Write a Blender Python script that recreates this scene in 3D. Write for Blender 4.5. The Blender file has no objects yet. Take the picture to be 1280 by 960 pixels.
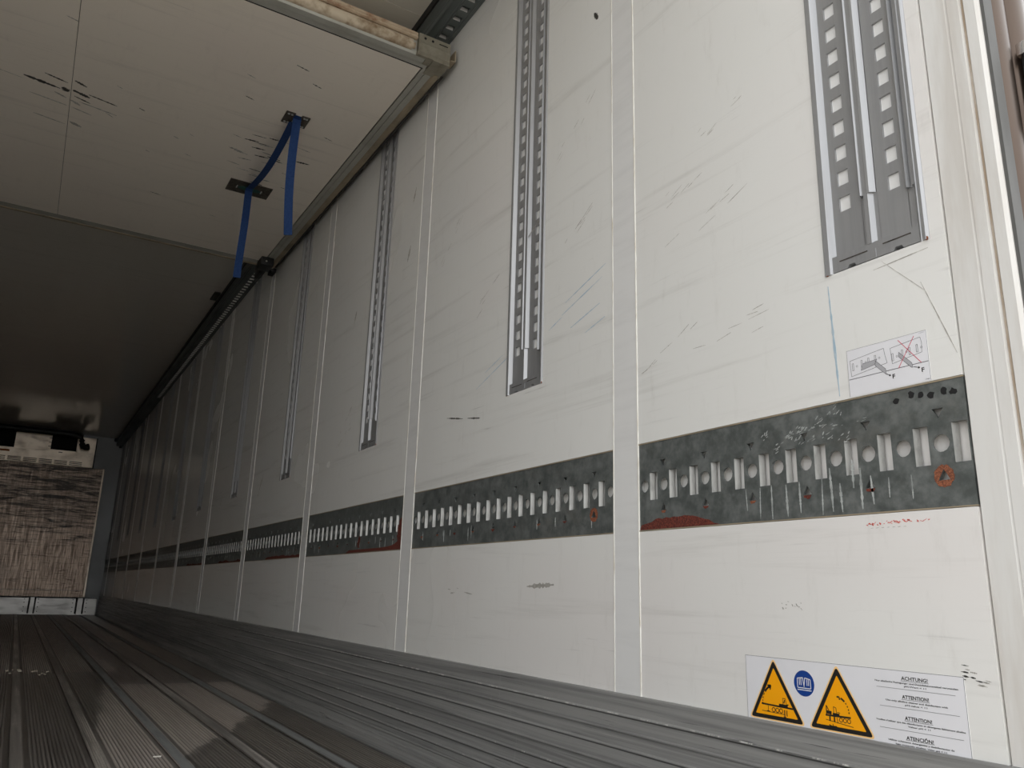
import bpy, bmesh, math, random
from mathutils import Vector, Matrix
from mathutils.geometry import delaunay_2d_cdt

random.seed(7)
scene = bpy.context.scene
COL = scene.collection

# ------------------------------------------------------------------ camera
FPX = 992.63
cam_d = bpy.data.cameras.new('camera')
cam_d.sensor_fit = 'HORIZONTAL'
cam_d.sensor_width = 36.0
cam_d.lens = FPX / 1280.0 * 36.0
cam_d.clip_start = 0.02
cam = bpy.data.objects.new('camera', cam_d)
COL.objects.link(cam)
RC = ((0.8543829674836638, -0.5189150537487879, 0.027512031308169985),
      (0.15501607634437908, 0.20398196798843982, -0.9666236976250672),
      (0.4959836297183632, 0.8301316303625927, 0.2547188947112904))
right, down, fwd = (Vector(r) for r in RC)
cm = Matrix((( right.x, -down.x, -fwd.x, 0.0),
             ( right.y, -down.y, -fwd.y, 0.0),
             ( right.z, -down.z, -fwd.z, 0.46762),
             (0, 0, 0, 1)))
cam.matrix_world = cm
scene.camera = cam

# ------------------------------------------------------------------ sky (bright overcast day behind the open rear end)
world = bpy.data.worlds.new('overcast_sky')
scene.world = world
world.use_nodes = True
bg = world.node_tree.nodes['Background']
bg.inputs['Color'].default_value = (0.97, 0.985, 1.0, 1)
bg.inputs['Strength'].default_value = 1.0

vs = scene.view_settings
vs.view_transform = 'Standard'
vs.look = 'None'
vs.gamma = 1.0
vs.use_curve_mapping = False
vs.exposure = 1.13
scene.cycles.max_bounces = 12
scene.cycles.diffuse_bounces = 8
scene.cycles.use_denoising = True

# ------------------------------------------------------------------ node helpers
def srgb(r, g, b):
    f = lambda c: (c / 255.0) / 12.92 if c <= 10.31 else (((c / 255.0) + 0.055) / 1.055) ** 2.4
    return (f(r), f(g), f(b), 1.0)

class NT:
    """small wrapper to write shader graphs briefly"""
    def __init__(self, name):
        self.m = bpy.data.materials.new(name)
        self.m.use_nodes = True
        self.t = self.m.node_tree
        self.b = self.t.nodes['Principled BSDF']
        self.pos = self.t.nodes.new('ShaderNodeNewGeometry').outputs['Position']
    def put(self, sock, v):
        if hasattr(v, 'links'):
            self.t.links.new(v, sock)
        else:
            sock.default_value = v
    def mapping(self, scale, rot=(0, 0, 0), loc=(0, 0, 0)):
        n = self.t.nodes.new('ShaderNodeMapping')
        self.t.links.new(self.pos, n.inputs['Vector'])
        n.inputs['Scale'].default_value = scale
        n.inputs['Rotation'].default_value = rot
        n.inputs['Location'].default_value = loc
        return n.outputs['Vector']
    def noise(self, vec, scale=1.0, detail=4.0, rough=0.55, dist=0.0):
        n = self.t.nodes.new('ShaderNodeTexNoise')
        self.t.links.new(vec, n.inputs['Vector'])
        n.inputs['Scale'].default_value = scale
        n.inputs['Detail'].default_value = detail
        n.inputs['Roughness'].default_value = rough
        n.inputs['Distortion'].default_value = dist
        return n.outputs['Fac']
    def ramp(self, v, lo, hi, a=0.0, b=1.0):
        n = self.t.nodes.new('ShaderNodeMapRange')
        n.interpolation_type = 'SMOOTHSTEP'
        self.put(n.inputs['Value'], v)
        n.inputs['From Min'].default_value = lo
        n.inputs['From Max'].default_value = hi
        n.inputs['To Min'].default_value = a
        n.inputs['To Max'].default_value = b
        return n.outputs['Result']
    def math(self, op, a, b=0.0, c=0.0):
        n = self.t.nodes.new('ShaderNodeMath')
        n.operation = op
        self.put(n.inputs[0], a); self.put(n.inputs[1], b); self.put(n.inputs[2], c)
        return n.outputs[0]
    def mix(self, f, a, b):
        n = self.t.nodes.new('ShaderNodeMix')
        n.data_type = 'RGBA'
        self.put(n.inputs[0], f); self.put(n.inputs[6], a); self.put(n.inputs[7], b)
        return n.outputs[2]
    def xyz(self):
        n = self.t.nodes.new('ShaderNodeSeparateXYZ')
        self.t.links.new(self.pos, n.inputs[0])
        return n.outputs
    def bump(self, h, strength=0.2, dist=0.002):
        n = self.t.nodes.new('ShaderNodeBump')
        n.inputs['Strength'].default_value = strength
        n.inputs['Distance'].default_value = dist
        self.put(n.inputs['Height'], h)
        self.t.links.new(n.outputs['Normal'], self.b.inputs['Normal'])
    def done(self, col, rough=0.5, metal=0.0, spec=0.5):
        self.put(self.b.inputs['Base Color'], col)
        self.put(self.b.inputs['Roughness'], rough)
        self.put(self.b.inputs['Metallic'], metal)
        self.b.inputs['Specular IOR Level'].default_value = spec
        return self.m

def coated_panel(name, base, along, rough, dirt=1.0, warm=(0.70, 0.66, 0.60, 1)):
    """white coated sheet, wiped and scuffed along one axis ('x' or 'y')"""
    n = NT(name)
    rz = 0.0
    if along == 'y':
        sc = (9.0, 1.1, 24.0); sc2 = (9.0, 3.2, 90.0); sr = (0.10, 0, 0)
    else:
        sc = (1.1, 22.0, 9.0); sc2 = (3.2, 80.0, 9.0); sr = (0, 0, 0.04)
    big = n.noise(n.mapping((1.1, 1.1, 1.1)), 1.0, 3, 0.5)
    band = n.noise(n.mapping(sc, sr), 1.0, 7, 0.66, 0.3)
    fine = n.noise(n.mapping(sc2, sr), 1.0, 5, 0.65, 0.3)
    gate = n.noise(n.mapping((2.1, 2.1, 2.1), loc=(3.1, 1.7, 0.4)), 1.0, 4, 0.6)
    tint = n.noise(n.mapping((0.9, 0.9, 1.4), loc=(8, 2, 5)), 1.0, 2)
    grime = n.noise(n.mapping((34, 34, 9) if along == 'y' else (34, 9, 34), loc=(1, 4, 2)), 1.0, 6, 0.7)
    c = n.mix(n.ramp(big, 0.40, 0.75, 0.0, 0.14 * dirt), base, warm)
    c = n.mix(n.ramp(tint, 0.48, 0.75, 0.0, 0.16), c, srgb(226, 208, 208))
    c = n.mix(n.ramp(grime, 0.54, 0.90, 0.0, 0.22 * dirt), c, srgb(166, 160, 150))
    c = n.mix(n.ramp(band, 0.52, 0.78, 0.0, 0.26 * dirt), c, srgb(150, 146, 138))
    f = n.math('MULTIPLY', n.ramp(fine, 0.60, 0.78, 0.0, 0.55 * dirt), n.ramp(gate, 0.48, 0.66))
    c = n.mix(f, c, srgb(104, 104, 100))
    r = n.math('ADD', n.ramp(big, 0.3, 0.8, 0.0, 0.10), rough)
    n.bump(n.noise(n.mapping((3, 3, 3)), 1.0, 2), 0.04, 0.004)
    return n.done(c, r, 0.0, 0.5)

M = {}
M['wall'] = coated_panel('white_coated_wall', srgb(234, 234, 231), 'y', 0.20)
M['wall_far_side'] = coated_panel('darkened_coated_wall', srgb(196, 194, 190), 'y', 0.3, 1.2)  # unseen left wall, base colour darkened to cut the bounced light
M['ceiling'] = coated_panel('white_coated_ceiling', srgb(220, 216, 206), 'x', 0.10, 0.8)
M['partition'] = coated_panel('scuffed_white_board', srgb(241, 233, 221), 'x', 0.32, 1.0)

def plain(name, col, rough=0.5, metal=0.0, var=0.15, scale=(8, 8, 8), dark=None, bump=0.0, spec=0.5):
    n = NT(name)
    k = n.noise(n.mapping(scale), 1.0, 5, 0.6)
    d = dark if dark else tuple(v * 0.55 for v in col[:3]) + (1,)
    c = n.mix(n.ramp(k, 0.42, 0.75, 0.0, min(1.0, var * 3)), col, d)
    if bump:
        n.bump(k, bump, 0.003)
    return n.done(c, n.ramp(k, 0.3, 0.8, rough, min(1.0, rough + 0.15)), metal, spec)

M['strip'] = plain('joint_cover_strip', srgb(230, 230, 229), 0.3, 0, 0.05, (5, 3, 30))
M['bead'] = plain('sealant_bead', srgb(240, 239, 232), 0.4, 0, 0.2, (60, 60, 14), srgb(170, 150, 118))
M['alu'] = plain('grey_anodised_aluminium', (0.42, 0.425, 0.435, 1), 0.40, 0.6, 0.14, (40, 40, 1.5), (0.27, 0.27, 0.28, 1))
M['alu_bright'] = plain('rubbed_bright_aluminium', (0.62, 0.62, 0.61, 1), 0.38, 0.6, 0.1, (40, 40, 2.0))
M['lip_metal'] = plain('dull_bright_lip', (0.46, 0.46, 0.44, 1), 0.45, 0.5, 0.2, (90, 90, 30))
M['alu_dirty'] = plain('dirty_grey_profile', srgb(180, 180, 172), 0.42, 0.2, 0.14, (7, 7, 7), srgb(140, 136, 124))
M['frame_white'] = plain('weathered_white_profile', srgb(226, 225, 222), 0.42, 0.0, 0.16, (24, 24, 3.0), srgb(190, 182, 172))
M['black'] = plain('black_rubber', (0.012, 0.012, 0.013, 1), 0.45, 0, 0.1)
M['black_gap'] = plain('black_joint', (0.01, 0.01, 0.01, 1), 0.8, 0, 0.1)
M['dark_plastic'] = plain('dark_plastic', srgb(52, 50, 48), 0.5, 0, 0.1)
M['seal_grey'] = plain('grey_rubber_seal', srgb(88, 88, 86), 0.55, 0, 0.15, (10, 10, 3))
M['beige_seal'] = plain('worn_beige_bumper', srgb(196, 182, 160), 0.55, 0, 0.33, (16, 16, 16), srgb(120, 96, 66), 0.3)
M['rust_lip'] = plain('rust_streaked_lip', srgb(190, 172, 148), 0.6, 0.1, 0.33, (14, 22, 22), srgb(124, 76, 42), 0.3)
M['beige_edge'] = plain('worn_beige_edge', srgb(164, 150, 128), 0.5, 0.1, 0.33, (10, 6, 10), srgb(128, 120, 104))
M['dirt_line'] = plain('brown_dirt_line', srgb(168, 150, 130), 0.6, 0, 0.33, (30, 30, 7), srgb(212, 206, 198))
M['cap'] = plain('grey_cast_corner', srgb(150, 145, 130), 0.45, 0.3, 0.2, (22, 22, 22), srgb(104, 96, 82))
M['top_rail'] = plain('dark_steel_track', srgb(104, 111, 111), 0.4, 0.3, 0.2, (12, 2, 12), srgb(70, 76, 76))
M['stainless'] = plain('brown_tinted_stainless', (0.105, 0.078, 0.062, 1), 0.26, 0.75, 0.2, (20, 20, 2.0), (0.07, 0.048, 0.036, 1))
M['strap'] = plain('blue_webbing', srgb(16, 54, 106), 0.75, 0, 0.15, (120, 120, 120), bump=0.3)
M['plate'] = plain('pitted_steel_plate', srgb(92, 86, 78), 0.45, 0.5, 0.3, (60, 60, 60), srgb(46, 42, 38))
M['green_buckle'] = plain('green_zinc_slot', srgb(52, 96, 90), 0.4, 0.4, 0.15)
M['chrome'] = plain('polished_metal', (0.8, 0.78, 0.76, 1), 0.15, 1.0, 0.05)
M['orange'] = plain('orange_marker', srgb(206, 112, 30), 0.5, 0, 0.1)
M['housing'] = plain('beige_unit_casing', srgb(240, 224, 204), 0.34, 0.5, 0.14, (6, 6, 10), srgb(160, 142, 122))
M['back_alu'] = plain('light_kick_plate', srgb(200, 197, 192), 0.32, 0.6, 0.12, (5, 5, 20))
M['back_wall'] = plain('grey_front_wall', srgb(170, 172, 172), 0.35, 0.1, 0.06, (3, 3, 3))
M['paper'] = plain('white_paper', srgb(238, 234, 226), 0.7, 0, 0.05)
M['crumb'] = plain('pale_crumb', srgb(186, 176, 160), 0.7, 0, 0.2, (90, 90, 90))
M['mark'] = plain('black_scuff', srgb(46, 45, 42), 0.6, 0, 0.3, (60, 60, 60), srgb(110, 106, 98))
M['mark_grey'] = plain('grey_scuff', srgb(160, 157, 150), 0.5, 0, 0.33, (50, 50, 50), srgb(212, 209, 203))
M['ink_blue'] = plain('blue_smear', srgb(168, 190, 206), 0.4, 0, 0.3, (40, 40, 30), srgb(206, 212, 214))
M['ink_red'] = plain('red_scribble', srgb(212, 78, 66), 0.5, 0, 0.2, (90, 90, 90), srgb(226, 170, 160))
M['chalk'] = plain('white_drip', srgb(176, 180, 178), 0.6, 0, 0.3, (70, 70, 30), srgb(112, 116, 114))
M['sticker'] = plain('white_sticker_film', srgb(232, 232, 236), 0.3, 0, 0.03)
M['print_black'] = plain('black_print', (0.012, 0.011, 0.010, 1), 0.4, 0, 0.05)
M['print_grey'] = plain('grey_print', srgb(92, 92, 96), 0.4, 0, 0.05)
M['print_lightgrey'] = plain('pale_grey_print', srgb(176, 176, 180), 0.4, 0, 0.05)
M['print_yellow'] = plain('yellow_print', srgb(255, 172, 0), 0.35, 0, 0.0)
M['print_edge'] = plain('pale_orange_border', srgb(252, 208, 140), 0.35, 0, 0.0)
M['print_blue'] = plain('blue_print', srgb(16, 62, 140), 0.35, 0, 0.0)
M['print_red'] = plain('red_print', srgb(206, 60, 92), 0.4, 0, 0.0)

def make_rust():
    n = NT('brown_red_rust')
    k = n.noise(n.mapping((260, 260, 260)), 1.0, 5, 0.65)
    c = n.mix(n.ramp(k, 0.35, 0.7), srgb(78, 32, 24), srgb(128, 62, 48))
    n.bump(k, 0.5, 0.003)
    return n.done(c, 0.8)
M['rust'] = make_rust()
def make_rust2():
    n = NT('orange_rust')
    k = n.noise(n.mapping((420, 420, 420)), 1.0, 4, 0.65)
    c = n.mix(n.ramp(k, 0.38, 0.66), srgb(110, 64, 46), srgb(160, 98, 68))
    n.bump(k, 0.5, 0.003)
    return n.done(c, 0.8)
M['rust2'] = make_rust2()

def make_galv():
    n = NT('dark_galvanised_steel')
    a = n.noise(n.mapping((34, 34, 34)), 1.0, 6, 0.65)
    b = n.noise(n.mapping((7, 5, 9)), 1.0, 4, 0.6, 0.5)
    s = n.noise(n.mapping((160, 220, 60), (0.5, 0, 0)), 1.0, 5, 0.75)
    c = n.mix(n.ramp(a, 0.3, 0.75), (0.100, 0.112, 0.108, 1), (0.215, 0.230, 0.224, 1))
    c = n.mix(n.ramp(b, 0.55, 0.8, 0, 0.5), c, (0.17, 0.16, 0.14, 1))
    c = n.mix(n.ramp(s, 0.68, 0.78, 0, 0.55), c, (0.42, 0.43, 0.42, 1))
    n.bump(a, 0.25, 0.002)
    return n.done(c, n.ramp(a, 0.3, 0.8, 0.38, 0.6), 0.35)
M['galv'] = make_galv()

def make_kick():
    n = NT('scraped_aluminium_kick_plate')
    a = n.noise(n.mapping((30, 0.9, 60)), 1.0, 6, 0.65, 0.6)
    b = n.noise(n.mapping((30, 3.0, 190), (0.02, 0, 0)), 1.0, 5, 0.7, 0.5)
    d = n.noise(n.mapping((40, 55, 3.5)), 1.0, 3, 0.6)
    g = n.noise(n.mapping((2, 1.6, 3)), 1.0, 3, 0.5)
    c = n.mix(n.ramp(a, 0.34, 0.7), (0.44, 0.44, 0.43, 1), (0.26, 0.26, 0.256, 1))
    c = n.mix(n.ramp(b, 0.60, 0.70, 0, 0.85), c, (0.09, 0.09, 0.092, 1))
    w = n.ramp(n.noise(n.mapping((30, 2.2, 150), (0.015, 0, 0), (4, 2, 7)), 1.0, 5, 0.7, 0.4), 0.66, 0.73)
    c = n.mix(w, c, (0.55, 0.54, 0.52, 1))
    c = n.mix(n.math('MULTIPLY', n.ramp(d, 0.62, 0.75, 0, 0.5), n.ramp(g, 0.45, 0.65)), c, (0.48, 0.48, 0.47, 1))
    X, Y, Z = n.xyz()
    wear = n.noise(n.mapping((4, 26, 4), loc=(2, 9, 1)), 1.0, 5, 0.75)
    for z, th in ((0.2357, 0.50), (0.107, 0.52), (0.051, 0.55), (0.173, 0.60), (0.079, 0.58)):
        d = n.math('ABSOLUTE', n.math('SUBTRACT', Z, z))
        f = n.math('MULTIPLY', n.ramp(d, 0.0004, 0.0017, 1.0, 0.0), n.ramp(wear, th, th + 0.12))
        c = n.mix(f, c, (0.80, 0.79, 0.76, 1))
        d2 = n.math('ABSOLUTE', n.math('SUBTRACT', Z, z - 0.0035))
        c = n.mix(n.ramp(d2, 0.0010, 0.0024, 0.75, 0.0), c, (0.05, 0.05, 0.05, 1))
    n.bump(b, 0.25, 0.002)
    return n.done(c, n.ramp(a, 0.3, 0.7, 0.36, 0.52), 0.4)
M['kick'] = make_kick()

def make_floor():
    n = NT('ribbed_aluminium_floor')
    X, Y, Z = n.xyz()
    wob = n.noise(n.mapping((7, 7, 7)), 1.0, 3, 0.6)
    wb = n.math('MULTIPLY', n.math('SUBTRACT', wob, 0.5), 0.14)
    def half(a, b, c):      # a*x + b*y + c > 0 inside
        v = n.math('ADD', n.math('MULTIPLY', X, a), n.math('MULTIPLY', Y, b))
        v = n.math('ADD', n.math('ADD', v, c), wb)
        return n.ramp(v, -0.012, 0.012)
    def conv(hs):
        r = half(*hs[0])
        for h in hs[1:]:
            r = n.math('MULTIPLY', r, half(*h))
        return r
    # dried patch on the wet floor (outline of the water's edge)
    d1 = conv([(0.93, -0.09, -0.00), (-1.0, 0.0, 1.0), (0.0, -1.0, 4.37), (-0.87, 0.45, -0.72)])
    d1b = conv([(0.93, -0.09, -0.00), (-1.0, 0.0, 0.47), (0.0, -1.0, 4.37)])
    d2 = conv([(0.0, 1.0, -5.0), (-1.0, 0.0, 0.55)])
    d3 = conv([(0.0, 1.0, -7.4), (-1.0, 0.0, 0.80)])
    dry = n.math('MAXIMUM', n.math('MAXIMUM', d1, d1b), n.math('MAXIMUM', d2, d3))
    a = n.noise(n.mapping((90, 1.6, 20)), 1.0, 5, 0.65)
    dots = n.noise(n.mapping((110, 130, 20)), 1.0, 2, 0.5)
    c_dry = n.mix(n.ramp(a, 0.3, 0.7), (0.52, 0.47, 0.43, 1), (0.36, 0.32, 0.29, 1))
    c_wet = n.mix(n.ramp(a, 0.3, 0.7), (0.23, 0.21, 0.19, 1), (0.12, 0.108, 0.098, 1))
    c = n.mix(dry, c_wet, c_dry)
    c = n.mix(n.ramp(dots, 0.62, 0.76, 0, 0.35), c, (0.55, 0.50, 0.46, 1))
    c = n.mix(n.ramp(Z, -0.0032, -0.0008, 0.72, 0.0), c, (0.05, 0.045, 0.04, 1))  # groove dirt, with occlusion shade painted into the colour by depth
    n.bump(dots, 0.35, 0.002)
    r = n.math('MULTIPLY_ADD', dry, 0.15, 0.30)
    return n.done(c, r, 0.15)
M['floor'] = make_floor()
def make_floor_strip():
    n = NT('smooth_floor_strip')
    a = n.noise(n.mapping((60, 1.2, 20)), 1.0, 5, 0.7)
    p = n.noise(n.mapping((140, 60, 20)), 1.0, 4, 0.6)
    c = n.mix(n.ramp(a, 0.35, 0.68), (0.62, 0.575, 0.53, 1), (0.20, 0.188, 0.176, 1))
    c = n.mix(n.ramp(p, 0.5, 0.7, 0, 0.6), c, (0.17, 0.155, 0.145, 1))
    c = n.mix(n.ramp(n.noise(n.mapping((9, 0.8, 3), loc=(3, 1, 0)), 1.0, 4, 0.6), 0.42, 0.62, 0, 0.75), c, (0.15, 0.138, 0.126, 1))
    return n.done(c, 0.36, 0.25)
M['floor_strip'] = make_floor_strip()
M['floor_strip_dull'] = plain('dull_blue_grey_strip', (0.26, 0.27, 0.27, 1), 0.4, 0.2, 0.2, (50, 3, 50))

def make_board():
    n = NT('scarred_beige_board')
    X, Y, Z = n.xyz()
    up = n.ramp(Z, 0.7, 1.7)
    a = n.noise(n.mapping((1.9, 3, 20), loc=(2, 0, 1)), 1.0, 7, 0.72, 0.8)
    b = n.noise(n.mapping((5.0, 3, 60)), 1.0, 5, 0.7, 0.6)
    v = n.noise(n.mapping((60, 3, 4.0)), 1.0, 5, 0.7)
    big = n.noise(n.mapping((1.2, 1, 2.2), loc=(1, 1, 4)), 1.0, 3, 0.6)
    base = n.mix(n.ramp(v, 0.35, 0.7), srgb(232, 206, 184), srgb(172, 148, 128))
    base = n.mix(n.ramp(big, 0.45, 0.7, 0, 0.45), base, srgb(178, 160, 146))
    th = n.math('ADD', a, n.math('MULTIPLY', up, 0.13))
    c = n.mix(n.ramp(th, 0.55, 0.72, 0, 0.93), base, srgb(38, 34, 32))
    th2 = n.math('ADD', b, n.math('MULTIPLY', up, 0.08))
    c = n.mix(n.ramp(th2, 0.55, 0.72, 0, 0.8), c, srgb(52, 46, 42))
    return n.done(c, n.ramp(v, 0.3, 0.7, 0.34, 0.5), 0.32)
M['board'] = make_board()

# ------------------------------------------------------------------ mesh helpers
class MB:
    """collects polygons and links them as ONE mesh object"""
    def __init__(self):
        self.v = []; self.f = []; self.mi = []
    def add(self, vs, fs, mi=0):
        o = len(self.v)
        self.v += [tuple(p) for p in vs]
        self.f += [tuple(i + o for i in f) for f in fs]
        self.mi += [mi] * len(fs)
        return self
    def box(self, lo, hi, bev=0.0, mi=0):
        if bev:
            bm = bmesh.new()
            bmesh.ops.create_cube(bm, size=1.0)
            for w in bm.verts:
                w.co = Vector([lo[k] + (w.co[k] + 0.5) * (hi[k] - lo[k]) for k in range(3)])
            bmesh.ops.bevel(bm, geom=bm.edges[:], offset=bev, segments=2, profile=0.6, affect='EDGES')
            bm.verts.index_update()
            self.add([w.co[:] for w in bm.verts], [[w.index for w in f.verts] for f in bm.faces], mi)
            bm.free()
            return self
        x0, y0, z0 = lo; x1, y1, z1 = hi
        return self.add([(x0, y0, z0), (x1, y0, z0), (x1, y1, z0), (x0, y1, z0), (x0, y0, z1), (x1, y0, z1), (x1, y1, z1), (x0, y1, z1)],
                        [(0, 3, 2, 1), (4, 5, 6, 7), (0, 1, 5, 4), (1, 2, 6, 5), (2, 3, 7, 6), (3, 0, 4, 7)], mi)
    def prism(self, pts, fn0, fn1, caps=True, mi=0, close=True):
        """sweep a 2-D outline between two placings fn0 and fn1"""
        n = len(pts)
        a = [fn0(*p) for p in pts]; b = [fn1(*p) for p in pts]
        fs = [(i, (i + 1) % n, n + (i + 1) % n, n + i) for i in range(n if close else n - 1)]
        if caps and close:
            fs += [tuple(range(n - 1, -1, -1)), tuple(range(n, 2 * n))]
        return self.add(a + b, fs, mi)
    def tube(self, pts, r, seg=10, cap=True, mi=0):
        pts = [Vector(p) for p in pts]
        rings = []
        up = Vector((0, 0, 1))
        for i, p in enumerate(pts):
            d = (pts[min(i + 1, len(pts) - 1)] - pts[max(i - 1, 0)]).normalized()
            if abs(d.dot(up)) > 0.95:
                u = d.cross(Vector((0, 1, 0))).normalized()
            else:
                u = d.cross(up).normalized()
            w = d.cross(u)
            rings.append([p + (u * math.cos(t) + w * math.sin(t)) * r for t in [2 * math.pi * k / seg for k in range(seg)]])
        vs = [q for ring in rings for q in ring]
        fs = []
        for i in range(len(rings) - 1):
            for k in range(seg):
                a = i * seg + k; b = i * seg + (k + 1) % seg
                fs.append((a, b, b + seg, a + seg))
        if cap:
            fs.append(tuple(range(seg - 1, -1, -1)))
            fs.append(tuple(range((len(rings) - 1) * seg, len(rings) * seg)))
        return self.add(vs, fs, mi)
    def mesh(self, name, mats, origin=(0, 0, 0), smooth=None):
        me = bpy.data.meshes.new(name)
        ox, oy, oz = origin
        me.from_pydata([(x - ox, y - oy, z - oz) for x, y, z in self.v], [], self.f)
        for m in (mats if isinstance(mats, (list, tuple)) else [mats]):
            me.materials.append(m)
        me.polygons.foreach_set('material_index', self.mi)
        bm = bmesh.new(); bm.from_mesh(me)
        bmesh.ops.recalc_face_normals(bm, faces=bm.faces[:])
        bm.to_mesh(me); bm.free()
        if smooth:
            me.polygons.foreach_set('use_smooth', [True] * len(me.polygons))
            me.set_sharp_from_angle(angle=math.radians(smooth))
        me.update()
        return me
    def build(self, name, mats, parent=None, smooth=None, origin=None):
        org = origin if origin is not None else (tuple(world_loc(parent)) if parent else (0, 0, 0))
        me = self.mesh(name, mats, org, smooth)
        o = bpy.data.objects.new(name, me)
        COL.objects.link(o)
        if parent:
            o.parent = parent
        elif origin is not None:
            o.location = origin
        return o

def world_loc(o):
    p = Vector((0, 0, 0))
    while o:
        p += o.location; o = o.parent
    return p

def put(name, me, parent, loc=(0, 0, 0)):
    o = bpy.data.objects.new(name, me)
    COL.objects.link(o)
    o.parent = parent; o.location = loc
    return o

def tag(o, label, cat, group=None):
    o['label'] = label; o['category'] = cat
    if group: o['group'] = group
    return o

def thing(name, label, cat, loc=(0, 0, 0), group=None):
    o = bpy.data.objects.new(name, None)
    o.empty_display_size = 0.05
    COL.objects.link(o); o.location = loc
    return tag(o, label, cat, group)

def structure(o):
    o['kind'] = 'structure'
    return o

def structure_empty(name, loc=(0, 0, 0)):
    o = bpy.data.objects.new(name, None); COL.objects.link(o); o.location = loc
    return structure(o)

def fill(outer, holes):
    """triangles of a 2-D outline with holes -> (verts, faces)"""
    vs = []; es = []
    for loop in [outer] + holes:
        s = len(vs); n = len(loop)
        vs += [Vector(p) for p in loop]
        es += [(s + i, s + (i + 1) % n) for i in range(n)]
    ov, oe, of, *_ = delaunay_2d_cdt(vs, es, [], 0, 1e-6)
    def inside(p, poly):
        r = False; n = len(poly); j = n - 1
        for i in range(n):
            xi, yi = poly[i]; xj, yj = poly[j]
            if (yi > p[1]) != (yj > p[1]) and p[0] < (xj - xi) * (p[1] - yi) / (yj - yi) + xi:
                r = not r
            j = i
        return r
    fs = []
    for f in of:
        c = sum((Vector(ov[i]) for i in f), Vector((0, 0))) / len(f)
        if inside(c, outer) and not any(inside(c, h) for h in holes):
            fs.append(tuple(f))
    return [tuple(v) for v in ov], fs

def blob(cy, cz, ry, rz, n=14, jit=0.35, rng=random):
    out = []
    for k in range(n):
        t = 2 * math.pi * k / n
        r = 1 + rng.uniform(-jit, jit)
        out.append((cy + ry * r * math.cos(t), cz + rz * r * math.sin(t)))
    return out

def streak(p, q, w, n=9, jit=0.5, rng=random):
    n = n * 2; jit = jit * 0.8
    """ragged tapering stroke between two 2-D points"""
    p = Vector(p); q = Vector(q); d = q - p
    nrm = Vector((-d.y, d.x)).normalized()
    top = []; bot = []
    for i in range(n + 1):
        t = i / n
        h = w * 0.5 * (math.sin(math.pi * min(max(t, 0.04), 0.96)) ** 0.5) * (1 + rng.uniform(-jit, jit))
        c = p + d * t
        top.append(tuple(c + nrm * h)); bot.append(tuple(c - nrm * h))
    return top + bot[::-1]

# ------------------------------------------------------------------ sizes (metres)
XW = 1.10            # inner face of the right wall
XL = -1.34           # inner face of the left wall
HC = 2.602           # ceiling
Y0, YB = 0.599, 13.50
ZK = 0.276           # top of the kick plate
RB, RT = 0.602, 0.782    # lashing rail
ZT = 1.003           # foot of the vertical tracks
ORD = ['first', 'second', 'third', 'fourth', 'fifth', 'sixth', 'seventh', 'eighth', 'ninth', 'tenth', 'eleventh', 'twelfth']
segs = [(0.5992, 1.305)]
for j in range(1, 12):
    a = 1.305 + 1.1555 * j
    segs.append((a - 1.0725, min(a, YB - 0.004)))
tracks = [0.716] + [1.778 + 1.1535 * k for k in range(0, 11)]
tracks = [t for t in tracks if t < YB - 0.15]
TW = 0.186

# ------------------------------------------------------------------ ground, floor
g = MB().box((-30, -30, -1.35), (30, 30, -1.25)).build('ground', plain('tan_gravel_yard', (0.47, 0.425, 0.365, 1), 0.9, 0, 0.2, (3, 3, 3)))
structure(g)

floor = structure_empty('floor')
MB().box((XL, 0.50, -0.14), (XW, YB, -0.012)).build('floor_deck', M['kick'], floor)
PITCH = 0.195
FIRST = 0.075 - 7 * PITCH
def plank_mesh(x0, x1, kind):
    mb = MB()
    sw = 0.034
    pts = [(x0 + 0.0012, -0.012), (x0 + 0.0012, -0.0012)]
    xs = x0 + sw + 0.014
    # ribs left of the strip's neighbour
    nr = int((x1 - xs) / 0.0112)
    pr = (x1 - 0.012 - xs) / nr
    pts += [(x0 + sw + 0.002, -0.0012), (x0 + sw + 0.0025, -0.004)]
    for i in range(nr):
        a = xs + i * pr
        pts += [(a, -0.0036), (a + pr * 0.24, 0.0), (a + pr * 0.66, 0.0), (a + pr * 0.9, -0.0036)]
    pts += [(x1 - 0.0012, -0.004), (x1 - 0.0012, -0.012)]
    ny = 1
    return pts, sw
k = 0
x = FIRST - 0.017
while x < 1.02 - 0.02:
    x1 = min(x + PITCH, 1.018)
    pts, sw = plank_mesh(max(x, XL), x1, k)
    mb = MB().prism(pts, lambda u, v: (u, 0.50, v), lambda u, v: (u, 13.30, v))
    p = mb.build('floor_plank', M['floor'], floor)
    s = MB()
    xa = max(x, XL) + 0.003
    if k in (8,):
        for i in range(5):
            s.box((xa + i * 0.0064, 0.50, -0.003), (xa + i * 0.0064 + 0.0042, 13.30, 0.0008))
    else:
        s.box((xa, 0.50, -0.003), (xa + 0.029, 13.30, 0.0006))
    s.build('smooth_strip', M['floor_strip_dull' if k in (9, 11) else 'floor_strip'], p)
    x += PITCH; k += 1
MB().prism([(1.0195, -0.012), (1.0195, -0.001), (1.0215, 0.0012), (1.078, 0.0022), (1.10, 0.003), (1.10, -0.012)],
           lambda u, v: (u, 0.50, v), lambda u, v: (u, YB, v)).build('edge_strip', M['kick'], floor)

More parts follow.
